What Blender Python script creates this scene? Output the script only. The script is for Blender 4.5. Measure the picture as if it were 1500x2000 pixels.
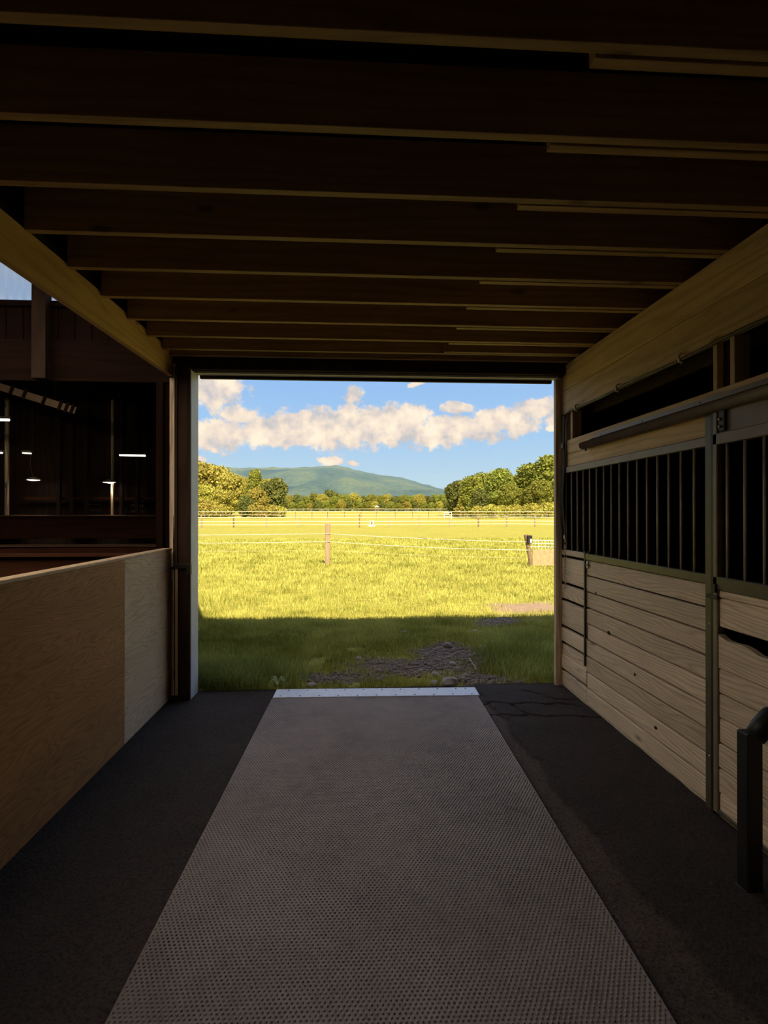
import bpy, bmesh, math, random
import numpy as np
from mathutils import Vector, Matrix

for o in list(bpy.data.objects):
    bpy.data.objects.remove(o)
scn = bpy.context.scene
COL = scn.collection
random.seed(7)
rng = np.random.default_rng(11)

# ------------------------------------------------------------------ camera
F = 1040.0
EYE = 1.62
YAW = math.atan(60 / F)
PIT = math.atan(3 / F)
cam_d = bpy.data.cameras.new('camera')
cam = bpy.data.objects.new('camera', cam_d)
COL.objects.link(cam)
cam.location = (0, 0, EYE)
cam.rotation_euler = (math.pi / 2 + PIT, 0, -YAW)
cam_d.sensor_fit = 'VERTICAL'
cam_d.sensor_height = 36.0
cam_d.lens = 36.0 * F / 2000.0
cam_d.clip_start = 0.05
cam_d.clip_end = 12000
scn.camera = cam

# ------------------------------------------------------------------ view
scn.view_settings.view_transform = 'Standard'
scn.view_settings.look = 'None'
scn.view_settings.gamma = 1.0
scn.view_settings.use_curve_mapping = False
scn.view_settings.exposure = 0.12


# ------------------------------------------------------------------ node helper
class NT:
    def __init__(self, tree):
        self.t = tree

    def new(self, kind, **kw):
        n = self.t.nodes.new(kind)
        for k, v in kw.items():
            setattr(n, k, v)
        return n

    def link(self, a, b):
        self.t.links.new(a, b)

    def put(self, sock, v):
        if hasattr(v, 'is_output'):
            self.t.links.new(v, sock)
        elif v is not None:
            sock.default_value = v

    def math(self, op, a, b=None, c=None, clamp=False):
        n = self.new('ShaderNodeMath', operation=op, use_clamp=clamp)
        for i, v in enumerate((a, b, c)):
            if v is not None:
                self.put(n.inputs[i], v)
        return n.outputs[0]

    def vec(self, op, a, b=None, c=None):
        n = self.new('ShaderNodeVectorMath', operation=op)
        for i, v in enumerate((a, b, c)):
            if v is not None:
                self.put(n.inputs[i], v)
        return n.outputs['Value'] if op in ('LENGTH', 'DISTANCE', 'DOT_PRODUCT') else n.outputs[0]

    def noise(self, vec, scale=1, detail=3, rough=0.5, dist=0.0):
        n = self.new('ShaderNodeTexNoise')
        self.put(n.inputs['Vector'], vec)
        n.inputs['Scale'].default_value = scale
        n.inputs['Detail'].default_value = detail
        n.inputs['Roughness'].default_value = rough
        n.inputs['Distortion'].default_value = dist
        return n.outputs[0]

    def mix(self, fac, a, b):
        n = self.new('ShaderNodeMix', data_type='RGBA')
        self.put(n.inputs[0], fac)
        self.put(n.inputs[6], a)
        self.put(n.inputs[7], b)
        return n.outputs[2]

    def ramp(self, fac, stops, interp='LINEAR'):
        n = self.new('ShaderNodeValToRGB')
        n.color_ramp.interpolation = interp
        el = n.color_ramp.elements
        while len(el) < len(stops):
            el.new(0.5)
        for e, (p, c) in zip(el, stops):
            e.position = p
            e.color = c if len(c) == 4 else (*c, 1)
        self.put(n.inputs[0], fac)
        return n.outputs[0]

    def smooth(self, x, lo, hi):
        n = self.new('ShaderNodeMapRange', interpolation_type='SMOOTHSTEP')
        self.put(n.inputs[0], x)
        n.inputs[1].default_value = lo
        n.inputs[2].default_value = hi
        return n.outputs[0]


def c4(c):
    return (c[0], c[1], c[2], 1.0)


# ------------------------------------------------------------------ world: summer sky with cumulus
world = bpy.data.worlds.new('sky')
scn.world = world
world.use_nodes = True
wt = world.node_tree
wt.nodes.clear()
W = NT(wt)
geo = W.new('ShaderNodeNewGeometry')
dirv = W.vec('NORMALIZE', W.vec('SCALE', geo.outputs['Incoming']))
wt.nodes[-1]
sc_node = [n for n in wt.nodes if n.type == 'VECT_MATH' and n.operation == 'SCALE'][0]
sc_node.inputs['Scale'].default_value = -1.0
sep = W.new('ShaderNodeSeparateXYZ')
W.link(dirv, sep.inputs[0])
sx, sy, sz = sep.outputs
az = W.math('ARCTAN2', sx, sy)
el = W.math('ARCSINE', sz)
azel = W.new('ShaderNodeCombineXYZ')
W.link(az, azel.inputs[0])
W.link(el, azel.inputs[1])
SKY_GAIN = 1.0
skycol = W.ramp(W.math('MULTIPLY_ADD', sz, 1.0, 0.0, clamp=True),
                [(0.0, (0.56, 0.69, 0.82)), (0.06, (0.43, 0.62, 0.86)), (0.14, (0.28, 0.50, 0.93)),
                 (0.24, (0.20, 0.40, 0.92)), (0.55, (0.22, 0.40, 0.82)), (1.0, (0.20, 0.37, 0.78))])


def pxae(px, py):
    a = math.atan((px - 690) / F)
    e = math.atan((1003 - py) / F * math.cos(a))
    return a, e


# cloud banks as directions in the sky (azimuth, elevation) with angular radii
banks = [(415, 760, 58, 36), (395, 850, 52, 26), (455, 848, 62, 28), (470, 810, 40, 15), (540, 842, 74, 32), (625, 838, 78, 38),
         (700, 832, 78, 40), (770, 828, 74, 38), (800, 805, 40, 18), (850, 842, 70, 30), (925, 838, 66, 26), (985, 820, 58, 24), (1050, 797, 46, 17),
         (688, 768, 20, 13), (895, 797, 34, 11), (645, 902, 28, 9), (690, 905, 13, 6), (870, 958, 22, 5), (815, 748, 12, 5), (1120, 800, 50, 22),
         (1085, 830, 10, 6), (340, 900, 60, 10), (250, 840, 140, 32), (423, 876, 9, 4)]
warp = W.noise(azel.outputs[0], scale=16, detail=5, rough=0.6)
warpc = W.new('ShaderNodeTexNoise')
W.link(azel.outputs[0], warpc.inputs['Vector'])
warpc.inputs['Scale'].default_value = 14
warpc.inputs['Detail'].default_value = 4
wv = W.vec('MULTIPLY', W.vec('SUBTRACT', warpc.outputs['Color'], (0.5, 0.5, 0.5)), (0.05, 0.035, 0))
pos = W.vec('ADD', azel.outputs[0], wv)
field = None
for (px, py, rx, ry) in banks:
    a, e = pxae(px, py)
    l = W.vec('LENGTH', W.vec('MULTIPLY', W.vec('SUBTRACT', pos, (a, e, 0)), (F / rx, F / ry, 0)))
    field = l if field is None else W.math('SMOOTH_MIN', field, l, 0.25)
puff = W.noise(azel.outputs[0], scale=42, detail=6, rough=0.62)
d1 = W.math('SUBTRACT', 1.28, W.math('ADD', field, W.math('MULTIPLY', W.math('SUBTRACT', puff, 0.5), 2.1)))
bank_mask = W.smooth(d1, 0.0, 0.50)
# scattered cumulus over the rest of the dome
gn = W.noise(dirv, scale=3.2, detail=7, rough=0.58)
far_az = W.math('ABSOLUTE', az)
outside = W.math('MAXIMUM', W.smooth(far_az, 0.50, 0.75), W.smooth(el, 0.30, 0.45))
gen_mask = W.math('MULTIPLY', W.smooth(gn, 0.43, 0.53), outside)
mask = W.math('MAXIMUM', bank_mask, gen_mask)
shade_n = W.noise(W.vec('ADD', azel.outputs[0], (0.0, 0.012, 0)), scale=24, detail=4, rough=0.55)
cloudcol = W.ramp(W.math('ADD', W.math('MULTIPLY', W.math('ADD', W.math('MULTIPLY', W.math('SUBTRACT', shade_n, 0.5), 1.5), 0.5), 0.75), W.math('MULTIPLY', d1, 0.10)),
                  [(0.28, (0.50, 0.46, 0.49)), (0.40, (0.74, 0.62, 0.55)), (0.50, (0.88, 0.74, 0.60)), (0.60, (0.97, 0.85, 0.70))])
up = W.mix(mask, skycol, cloudcol)
full = W.mix(W.smooth(sz, -0.02, 0.0), (0.30, 0.27, 0.10, 1), up)
bg = W.new('ShaderNodeBackground')
W.link(full, bg.inputs[0])
bg.inputs[1].default_value = SKY_GAIN
wo = W.new('ShaderNodeOutputWorld')
W.link(bg.outputs[0], wo.inputs[0])

# ------------------------------------------------------------------ sun
SUN_EL, SUN_AZ = math.radians(47), math.radians(12)   # stands behind the barn, a little to the right
sun_d = bpy.data.lights.new('sun', 'SUN')
sun = bpy.data.objects.new('sun', sun_d)
COL.objects.link(sun)
sun_dir = Vector((-math.sin(SUN_AZ) * math.cos(SUN_EL), math.cos(SUN_AZ) * math.cos(SUN_EL), -math.sin(SUN_EL)))
sun.rotation_euler = sun_dir.to_track_quat('-Z', 'Y').to_euler()
sun_d.energy = 9.8
sun_d.angle = math.radians(0.6)
sun_d.color = (1.0, 0.81, 0.54)
sun.location = (0, -20, 30)


# ------------------------------------------------------------------ materials
MATS = {}


def mat_base(name):
    m = bpy.data.materials.new(name)
    m.use_nodes = True
    t = m.node_tree
    t.nodes.clear()
    N = NT(t)
    out = N.new('ShaderNodeOutputMaterial')
    b = N.new('ShaderNodeBsdfPrincipled')
    N.link(b.outputs[0], out.inputs[0])
    MATS[name] = m
    return m, N, b, out


def bump(N, b, h, strength, dist):
    n = N.new('ShaderNodeBump')
    n.inputs['Strength'].default_value = strength
    n.inputs['Distance'].default_value = dist
    N.put(n.inputs['Height'], h)
    N.link(n.outputs[0], b.inputs['Normal'])


def wood(name, axis, light, dark, rings=16, warp=5.0, rough=0.65, var=0.35, contrast=0.75, knots=True, spec=0.3, along=0.6):
    """timber with the grain along one object axis"""
    m, N, b, _ = mat_base(name)
    tc = N.new('ShaderNodeTexCoord')
    oi = N.new('ShaderNodeObjectInfo')
    off = N.vec('SCALE', (37.0, 17.0, 23.0))
    sn = N.t.nodes[-1]
    N.link(oi.outputs['Random'], sn.inputs['Scale'])
    p = N.vec('ADD', tc.outputs['Object'], off)
    s = N.new('ShaderNodeSeparateXYZ')
    N.link(p, s.inputs[0])
    ax = [s.outputs[i] for i in range(3)]
    g = ax[axis]
    a, c = [ax[i] for i in range(3) if i != axis]

    def stretch(kg, ka, kc):
        v = N.new('ShaderNodeCombineXYZ')
        N.link(N.math('MULTIPLY', g, kg), v.inputs[0])
        N.link(N.math('MULTIPLY', a, ka), v.inputs[1])
        N.link(N.math('MULTIPLY', c, kc), v.inputs[2])
        return v.outputs[0]
    n1 = N.noise(stretch(along, 5, 5), 1, 2.5, 0.5)
    r = N.math('ADD', N.math('MULTIPLY', N.math('ADD', a, c), rings), N.math('MULTIPLY', n1, warp))
    ring = N.math('PINGPONG', r, 0.5)
    ring = N.math('POWER', N.math('MULTIPLY', ring, 2.0), 2.2)
    streak = N.noise(stretch(5, 130, 130), 1, 3, 0.6)
    blot = N.noise(stretch(1.0, 3, 3), 1.3, 4, 0.6)
    f = N.math('ADD', N.math('MULTIPLY', ring, 0.62), N.math('MULTIPLY', N.math('SUBTRACT', streak, 0.35), 1.1))
    f = N.math('MULTIPLY', f, contrast, clamp=True)
    col = N.mix(f, c4(light), c4(dark))
    if knots:
        vn = N.new('ShaderNodeTexVoronoi')
        N.link(stretch(2.0, 5.5, 5.5), vn.inputs['Vector'])
        vn.inputs['Scale'].default_value = 1.0
        k = N.smooth(vn.outputs['Distance'], 0.15, 0.05)
        col = N.mix(N.math('MULTIPLY', k, 0.75), col, c4([x * 0.45 for x in dark]))
    val = N.math('ADD', 1 - var * 0.5, N.math('MULTIPLY', oi.outputs['Random'], var))
    val = N.math('MULTIPLY', val, N.math('ADD', 0.72, N.math('MULTIPLY', blot, 0.56)))
    hsv = N.new('ShaderNodeHueSaturation')
    N.link(col, hsv.inputs['Color'])
    N.link(val, hsv.inputs['Value'])
    N.link(hsv.outputs[0], b.inputs['Base Color'])
    b.inputs['Roughness'].default_value = rough
    b.inputs['Specular IOR Level'].default_value = spec
    bump(N, b, N.math('ADD', N.math('MULTIPLY', streak, 0.6), ring), 0.35, 0.002)
    return m


def plain(name, col, rough=0.5, metal=0.0, nscale=8, namp=0.3, bstr=0.15, bdist=0.002, spec=0.5, bscale=60):
    m, N, b, _ = mat_base(name)
    tc = N.new('ShaderNodeTexCoord')
    n = N.noise(tc.outputs['Object'], nscale, 5, 0.6)
    lo = c4([x * (1 - namp) for x in col])
    hi = c4([min(1, x * (1 + namp)) for x in col])
    N.link(N.ramp(n, [(0.3, lo), (0.7, hi)]), b.inputs['Base Color'])
    b.inputs['Roughness'].default_value = rough
    b.inputs['Metallic'].default_value = metal
    b.inputs['Specular IOR Level'].default_value = spec
    bump(N, b, N.noise(tc.outputs['Object'], bscale, 3, 0.6), bstr, bdist)
    return m


def emit(name, col, strength):
    m, N, b, _ = mat_base(name)
    b.inputs['Base Color'].default_value = (0.8, 0.8, 0.8, 1)
    b.inputs['Emission Color'].default_value = c4(col)
    b.inputs['Emission Strength'].default_value = strength
    return m


PINE = ((0.84, 0.61, 0.35), (0.42, 0.25, 0.12))
GREY = ((0.94, 0.76, 0.54), (0.34, 0.22, 0.125))
wood('pine_y', 1, *PINE, rings=14, warp=4.5, contrast=0.6, var=0.2)
wood('pine_z', 2, *PINE, rings=14, warp=4.5, contrast=0.6, var=0.2)
wood('weathered_y', 1, *GREY, rings=46, warp=12, contrast=0.64, var=0.34, along=0.75)
wood('weathered_z', 2, *GREY, rings=16, warp=6, contrast=0.95, var=0.3)
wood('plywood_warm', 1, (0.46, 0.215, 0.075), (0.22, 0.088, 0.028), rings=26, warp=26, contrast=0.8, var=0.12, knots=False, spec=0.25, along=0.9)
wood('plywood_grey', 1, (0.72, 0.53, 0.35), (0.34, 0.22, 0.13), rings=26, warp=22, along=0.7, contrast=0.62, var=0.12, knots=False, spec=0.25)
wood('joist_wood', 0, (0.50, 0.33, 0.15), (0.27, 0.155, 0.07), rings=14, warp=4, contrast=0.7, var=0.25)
wood('beam_wood', 1, (0.70, 0.46, 0.20), (0.38, 0.21, 0.08), rings=9, warp=5, contrast=0.65, var=0.1)
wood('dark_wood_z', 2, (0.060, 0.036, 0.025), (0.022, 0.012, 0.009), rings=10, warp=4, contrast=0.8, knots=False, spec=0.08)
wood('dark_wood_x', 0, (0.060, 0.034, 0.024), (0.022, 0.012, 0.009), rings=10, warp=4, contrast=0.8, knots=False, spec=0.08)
wood('ledge_wood', 0, (0.22, 0.12, 0.06), (0.10, 0.05, 0.025), rings=8, warp=4, contrast=0.7, knots=False)
wood('black_wood_x', 0, (0.020, 0.010, 0.007), (0.010, 0.005, 0.004), rings=10, warp=4, knots=False, spec=0.02)  # near black timber, darker than the dark wood
wood('black_wood_z', 2, (0.020, 0.010, 0.007), (0.010, 0.005, 0.004), rings=10, warp=4, knots=False, spec=0.02)
wood('red_wood_x', 0, (0.085, 0.030, 0.014), (0.040, 0.014, 0.008), rings=8, warp=4, contrast=0.7, knots=False, spec=0.08)
wood('fence_z', 2, (0.38, 0.28, 0.19), (0.22, 0.15, 0.10), rings=20, warp=3, contrast=0.7)
wood('fence_dark', 2, (0.22, 0.15, 0.10), (0.10, 0.07, 0.05), rings=20, warp=3, contrast=0.7)
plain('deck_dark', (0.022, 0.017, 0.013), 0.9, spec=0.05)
plain('whitewash', (0.74, 0.70, 0.62), 0.8, 0, 3, 0.1)
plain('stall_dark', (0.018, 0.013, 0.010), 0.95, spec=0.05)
plain('green_steel', (0.105, 0.090, 0.045), 0.45, 0.0, 6, 0.25)
plain('brown_steel', (0.25, 0.19, 0.13), 0.42, 0.0, 5, 0.2)
plain('bar_steel', (0.50, 0.42, 0.29), 0.45, 0.0, 12, 0.2)
plain('black_iron', (0.012, 0.010, 0.009), 0.5, 0.0)
plain('black_strap', (0.010, 0.009, 0.008), 0.8)
plain('chain_metal', (0.55, 0.50, 0.45), 0.35, 0.8, 30, 0.3)
plain('white_paint', (0.62, 0.63, 0.64), 0.5, 0, 5, 0.10)
plain('white_clip', (0.80, 0.76, 0.70), 0.4)
plain('galvanised', (0.60, 0.61, 0.66), 0.42, 0.55, 30, 0.12, bstr=0.08)
plain('screw', (0.16, 0.15, 0.16), 0.4, 0.7)
plain('white_tape', (0.62, 0.56, 0.42), 0.6)
plain('mesh_white', (0.80, 0.76, 0.66), 0.6)
plain('tan_board', (0.42, 0.30, 0.17), 0.8, 0, 10, 0.2)
plain('cord', (0.10, 0.075, 0.05), 0.6)
plain('stone', (0.25, 0.205, 0.175), 0.85, 0, 14, 0.35, 0.4, 0.004)
plain('stone_pale', (0.42, 0.36, 0.31), 0.85, 0, 14, 0.3, 0.4, 0.004)
plain('lamp_shell', (0.35, 0.33, 0.30), 0.5)
emit('tube_glow', (1.0, 0.90, 0.62), 5.0)
emit('bulb_glow', (1.0, 0.92, 0.78), 6.0)
plain('straw', (0.62, 0.52, 0.30), 0.7)
plain('weed_leaf', (0.22, 0.27, 0.06), 0.5)
plain('shed_roof', (0.30, 0.28, 0.26), 0.6)
plain('gazebo_white', (0.75, 0.72, 0.66), 0.6)

# rubber mat: worn grey patches
m, N, b, _ = mat_base('rubber')
tc = N.new('ShaderNodeTexCoord')
n1 = N.noise(tc.outputs['Object'], 1.6, 5, 0.6, 0.4)
n2 = N.noise(tc.outputs['Object'], 9, 5, 0.65)
k = N.math('ADD', N.math('MULTIPLY', n1, 0.65), N.math('MULTIPLY', n2, 0.35))
N.link(N.ramp(k, [(0.34, (0.20, 0.165, 0.155)), (0.5, (0.33, 0.285, 0.27)), (0.68, (0.44, 0.385, 0.365))]), b.inputs['Base Color'])
N.link(N.math('ADD', 0.42, N.math('MULTIPLY', n2, 0.25)), b.inputs['Roughness'])
bump(N, b, N.noise(tc.outputs['Object'], 40, 4, 0.6), 0.15, 0.002)

# asphalt floor
m, N, b, _ = mat_base('asphalt')
tc = N.new('ShaderNodeTexCoord')
at = N.new('ShaderNodeAttribute', attribute_name='worn')
n1 = N.noise(tc.outputs['Object'], 3, 5, 0.6)
n2 = N.noise(tc.outputs['Object'], 75, 4, 0.65)
dk = N.mix(n1, (0.045, 0.036, 0.033, 1), (0.095, 0.075, 0.068, 1))
lt = N.mix(n1, (0.125, 0.095, 0.085, 1), (0.19, 0.145, 0.125, 1))
col = N.mix(at.outputs['Fac'], dk, lt)
N.link(N.mix(N.math('MULTIPLY', N.smooth(n2, 0.42, 0.72), 0.7), col, (0.018, 0.014, 0.013, 1)), b.inputs['Base Color'])
b.inputs['Roughness'].default_value = 0.9
b.inputs['Specular IOR Level'].default_value = 0.2
bump(N, b, n2, 1.0, 0.014)

# field ground: turf, soil, hay further out
m, N, b, _ = mat_base('turf')
tc = N.new('ShaderNodeTexCoord')
at = N.new('ShaderNodeAttribute', attribute_name='dirt')
n1 = N.noise(tc.outputs['Object'], 0.35, 6, 0.6)
n2 = N.noise(tc.outputs['Object'], 9.0, 5, 0.7)
n3 = N.noise(tc.outputs['Object'], 2.2, 5, 0.7)
gcol = N.mix(N.smooth(n2, 0.35, 0.65), (0.26, 0.26, 0.045, 1), (0.45, 0.43, 0.09, 1))
gcol = N.mix(N.math('MULTIPLY', N.smooth(n3, 0.5, 0.7), 0.5), gcol, (0.50, 0.45, 0.12, 1))
gcol = N.mix(N.math('MULTIPLY', N.smooth(n1, 0.45, 0.7), 0.35), gcol, (0.27, 0.27, 0.045, 1))
dcol = N.mix(n2, (0.25, 0.18, 0.12, 1), (0.46, 0.35, 0.25, 1))
N.link(N.mix(N.smooth(N.math('ADD', at.outputs['Fac'], N.math('MULTIPLY', N.math('SUBTRACT', n2, 0.5), 0.5)), 0.3, 0.6), gcol, dcol), b.inputs['Base Color'])
b.inputs['Roughness'].default_value = 0.9
b.inputs['Specular IOR Level'].default_value = 0.1
bump(N, b, N.math('ADD', n2, n3), 0.9, 0.08)


def leafmat(name, c_lo, c_hi, trans=0.35):
    m = bpy.data.materials.new(name)
    m.use_nodes = True
    t = m.node_tree
    t.nodes.clear()
    N = NT(t)
    out = N.new('ShaderNodeOutputMaterial')
    at = N.new('ShaderNodeAttribute', attribute_name='tone')
    oi = N.new('ShaderNodeObjectInfo')
    col = N.mix(at.outputs['Fac'], c4(c_lo), c4(c_hi))
    hsv = N.new('ShaderNodeHueSaturation')
    N.link(col, hsv.inputs['Color'])
    N.link(N.math('ADD', 0.82, N.math('MULTIPLY', oi.outputs['Random'], 0.36)), hsv.inputs['Value'])
    N.link(N.math('ADD', 0.485, N.math('MULTIPLY', oi.outputs['Random'], 0.03)), hsv.inputs['Hue'])
    d = N.new('ShaderNodeBsdfDiffuse')
    tr = N.new('ShaderNodeBsdfTranslucent')
    N.link(hsv.outputs[0], d.inputs[0])
    N.link(hsv.outputs[0], tr.inputs[0])
    mx = N.new('ShaderNodeMixShader')
    mx.inputs[0].default_value = trans
    N.link(d.outputs[0], mx.inputs[1])
    N.link(tr.outputs[0], mx.inputs[2])
    N.link(mx.outputs[0], out.inputs[0])
    MATS[name] = m
    return m


leafmat('grass_blade', (0.22, 0.25, 0.04), (0.72, 0.71, 0.19), 0.3)
leafmat('lush_blade', (0.24, 0.28, 0.06), (0.58, 0.60, 0.20), 0.3)
leafmat('leaf_warm', (0.17, 0.175, 0.035), (0.55, 0.49, 0.11), 0.25)
leafmat('leaf_green', (0.10, 0.13, 0.028), (0.38, 0.40, 0.075), 0.25)
leafmat('leaf_deep', (0.07, 0.095, 0.03), (0.24, 0.26, 0.07), 0.22)

# corrugated clear panel
m = bpy.data.materials.new('clear_sheet')
m.use_nodes = True
t = m.node_tree
t.nodes.clear()
N = NT(t)
out = N.new('ShaderNodeOutputMaterial')
tr = N.new('ShaderNodeBsdfTransparent')
tr.inputs[0].default_value = (0.95, 0.96, 0.97, 1)
tl = N.new('ShaderNodeBsdfTranslucent')
tl.inputs[0].default_value = (0.9, 0.92, 0.95, 1)
gl = N.new('ShaderNodeBsdfGlossy')
gl.inputs['Roughness'].default_value = 0.15
mx = N.new('ShaderNodeMixShader')
mx.inputs[0].default_value = 0.5
N.link(tr.outputs[0], mx.inputs[1])
N.link(tl.outputs[0], mx.inputs[2])
mx2 = N.new('ShaderNodeMixShader')
mx2.inputs[0].default_value = 0.05
N.link(mx.outputs[0], mx2.inputs[1])
N.link(gl.outputs[0], mx2.inputs[2])
N.link(mx2.outputs[0], out.inputs[0])
MATS['clear_sheet'] = m
m = bpy.data.materials.new('frosted_sheet')
m.use_nodes = True
t = m.node_tree
t.nodes.clear()
N = NT(t)
out = N.new('ShaderNodeOutputMaterial')
tl = N.new('ShaderNodeBsdfTranslucent')
tl.inputs[0].default_value = (0.94, 0.92, 0.88, 1)
df = N.new('ShaderNodeBsdfDiffuse')
df.inputs[0].default_value = (0.8, 0.8, 0.78, 1)
mx = N.new('ShaderNodeMixShader')
mx.inputs[0].default_value = 0.04
N.link(tl.outputs[0], mx.inputs[1])
N.link(df.outputs[0], mx.inputs[2])
N.link(mx.outputs[0], out.inputs[0])
MATS['frosted_sheet'] = m

# wooded mountain
for nm, ca, cb, cc in (('cloud_shaded_woods', (0.045, 0.085, 0.085), (0.085, 0.14, 0.10), (0.15, 0.20, 0.10)),  # dark bluish first tone: cloud shadow painted into the mountain's colour
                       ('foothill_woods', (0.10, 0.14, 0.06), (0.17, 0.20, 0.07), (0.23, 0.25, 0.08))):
    m, N, b, _ = mat_base(nm)
    tc = N.new('ShaderNodeTexCoord')
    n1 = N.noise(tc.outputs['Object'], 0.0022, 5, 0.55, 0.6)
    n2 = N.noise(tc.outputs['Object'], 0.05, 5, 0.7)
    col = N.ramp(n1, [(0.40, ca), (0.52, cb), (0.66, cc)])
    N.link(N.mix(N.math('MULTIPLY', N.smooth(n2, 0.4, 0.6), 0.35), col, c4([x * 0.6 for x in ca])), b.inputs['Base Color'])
    b.inputs['Roughness'].default_value = 1.0
    b.inputs['Specular IOR Level'].default_value = 0.0
    bump(N, b, n2, 1.0, 12.0)


# ------------------------------------------------------------------ geometry helpers
def props(o, label=None, cat=None, group=None, kind=None):
    for k, v in (('label', label), ('category', cat), ('group', group), ('kind', kind)):
        if v:
            o[k] = v
    return o


def wloc(o):
    p = Vector(o.location)
    while o.parent:
        o = o.parent
        p += Vector(o.location)
    return p


def link(o, parent=None, loc=(0, 0, 0)):
    """loc is the wanted world position; parents are never rotated"""
    COL.objects.link(o)
    if parent is not None:
        o.parent = parent
        o.location = Vector(loc) - wloc(parent)
    else:
        o.location = loc
    return o


def thing(name, loc, label=None, cat=None, group=None, kind=None):
    o = bpy.data.objects.new(name, None)
    o.empty_display_size = 0.1
    link(o, None, loc)
    return props(o, label, cat, group, kind)


def mesh_of(name, verts, faces, mat, smooth=False):
    me = bpy.data.meshes.new(name)
    me.from_pydata([tuple(v) for v in verts], [], faces)
    me.materials.append(MATS[mat])
    if smooth:
        me.polygons.foreach_set('use_smooth', [True] * len(me.polygons))
    me.update()
    return me


_boxes = {}


def box_mesh(name, d, mat, c):
    key = (tuple(round(x, 4) for x in d), mat, c)
    if key in _boxes:
        return _boxes[key]
    bm = bmesh.new()
    bmesh.ops.create_cube(bm, size=1.0)
    bmesh.ops.scale(bm, vec=d, verts=bm.verts)
    if c > 0:
        bmesh.ops.bevel(bm, geom=list(bm.edges), offset=min(c, min(d) * 0.45), segments=1, affect='EDGES')
    me = bpy.data.meshes.new(name)
    bm.to_mesh(me)
    bm.free()
    me.materials.append(MATS[mat])
    _boxes[key] = me
    return me


def box(name, mat, xr, yr, zr, parent=None, c=0.003, rot=None):
    d = (xr[1] - xr[0], yr[1] - yr[0], zr[1] - zr[0])
    ctr = ((xr[0] + xr[1]) / 2, (yr[0] + yr[1]) / 2, (zr[0] + zr[1]) / 2)
    o = bpy.data.objects.new(name, box_mesh(name, d, mat, c))
    link(o, parent, ctr)
    if rot:
        o.rotation_euler = rot
    return o


class MB:
    def __init__(self):
        self.v, self.f = [], []

    def add(self, vs, fs):
        n = len(self.v)
        self.v += [tuple(p) for p in vs]
        self.f += [tuple(i + n for i in f) for f in fs]
        return self

    def box(self, xr, yr, zr):
        vs = [(x, y, z) for x in xr for y in yr for z in zr]
        return self.add(vs, [(0, 1, 3, 2), (4, 6, 7, 5), (0, 4, 5, 1), (2, 3, 7, 6), (0, 2, 6, 4), (1, 5, 7, 3)])

    def tube(self, pts, r, n=8, caps=True):
        pts = [Vector(p) for p in pts]
        rs = r if isinstance(r, (list, tuple)) else [r] * len(pts)
        vs, fs = [], []
        up = Vector((0, 0, 1))
        prev = None
        for i, p in enumerate(pts):
            a = pts[max(i - 1, 0)]
            b2 = pts[min(i + 1, len(pts) - 1)]
            t = (b2 - a).normalized()
            if prev is None:
                u = t.cross(up)
                if u.length < 0.1:
                    u = t.cross(Vector((1, 0, 0)))
            else:
                u = prev - t * prev.dot(t)
            u.normalize()
            prev = u
            w = t.cross(u)
            for k in range(n):
                a2 = 2 * math.pi * k / n
                vs.append(p + (u * math.cos(a2) + w * math.sin(a2)) * rs[i])
        for i in range(len(pts) - 1):
            for k in range(n):
                k2 = (k + 1) % n
                fs.append((i * n + k, i * n + k2, (i + 1) * n + k2, (i + 1) * n + k))
        if caps:
            fs.append(tuple(range(n - 1, -1, -1)))
            fs.append(tuple((len(pts) - 1) * n + k for k in range(n)))
        return self.add(vs, fs)

    def lathe(self, prof, ctr, n=16):
        vs, fs = [], []
        for (r, z) in prof:
            for k in range(n):
                a = 2 * math.pi * k / n
                vs.append((ctr[0] + r * math.cos(a), ctr[1] + r * math.sin(a), ctr[2] + z))
        for i in range(len(prof) - 1):
            for k in range(n):
                k2 = (k + 1) % n
                fs.append((i * n + k, i * n + k2, (i + 1) * n + k2, (i + 1) * n + k))
        return self.add(vs, fs)

    def build(self, name, mat, parent=None, loc=None, smooth=False):
        v = np.array(self.v, dtype=float)
        if loc is None:
            loc = ((v[:, 0].min() + v[:, 0].max()) / 2, (v[:, 1].min() + v[:, 1].max()) / 2, v[:, 2].min())
        me = mesh_of(name, v - np.array(loc), self.f, mat, smooth)
        o = bpy.data.objects.new(name, me)
        return link(o, parent, loc)


def np_mesh(name, v, faces, mat, tone=None, attr='tone', smooth=False):
    """v (n,3); faces (m,k) of one size"""
    me = bpy.data.meshes.new(name)
    m_, k_ = faces.shape
    me.vertices.add(len(v))
    me.vertices.foreach_set('co', np.ascontiguousarray(v, dtype=np.float32).ravel())
    me.loops.add(m_ * k_)
    me.loops.foreach_set('vertex_index', np.ascontiguousarray(faces, dtype=np.int32).ravel())
    me.polygons.add(m_)
    me.polygons.foreach_set('loop_start', np.arange(0, m_ * k_, k_, dtype=np.int32))
    me.polygons.foreach_set('loop_total', np.full(m_, k_, dtype=np.int32))
    if smooth:
        me.polygons.foreach_set('use_smooth', np.ones(m_, dtype=bool))
    if tone is not None:
        a = me.attributes.new(attr, 'FLOAT', 'POINT')
        a.data.foreach_set('value', np.ascontiguousarray(tone, dtype=np.float32))
    me.materials.append(MATS[mat])
    me.update(calc_edges=True)
    me.validate()
    return me


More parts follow.
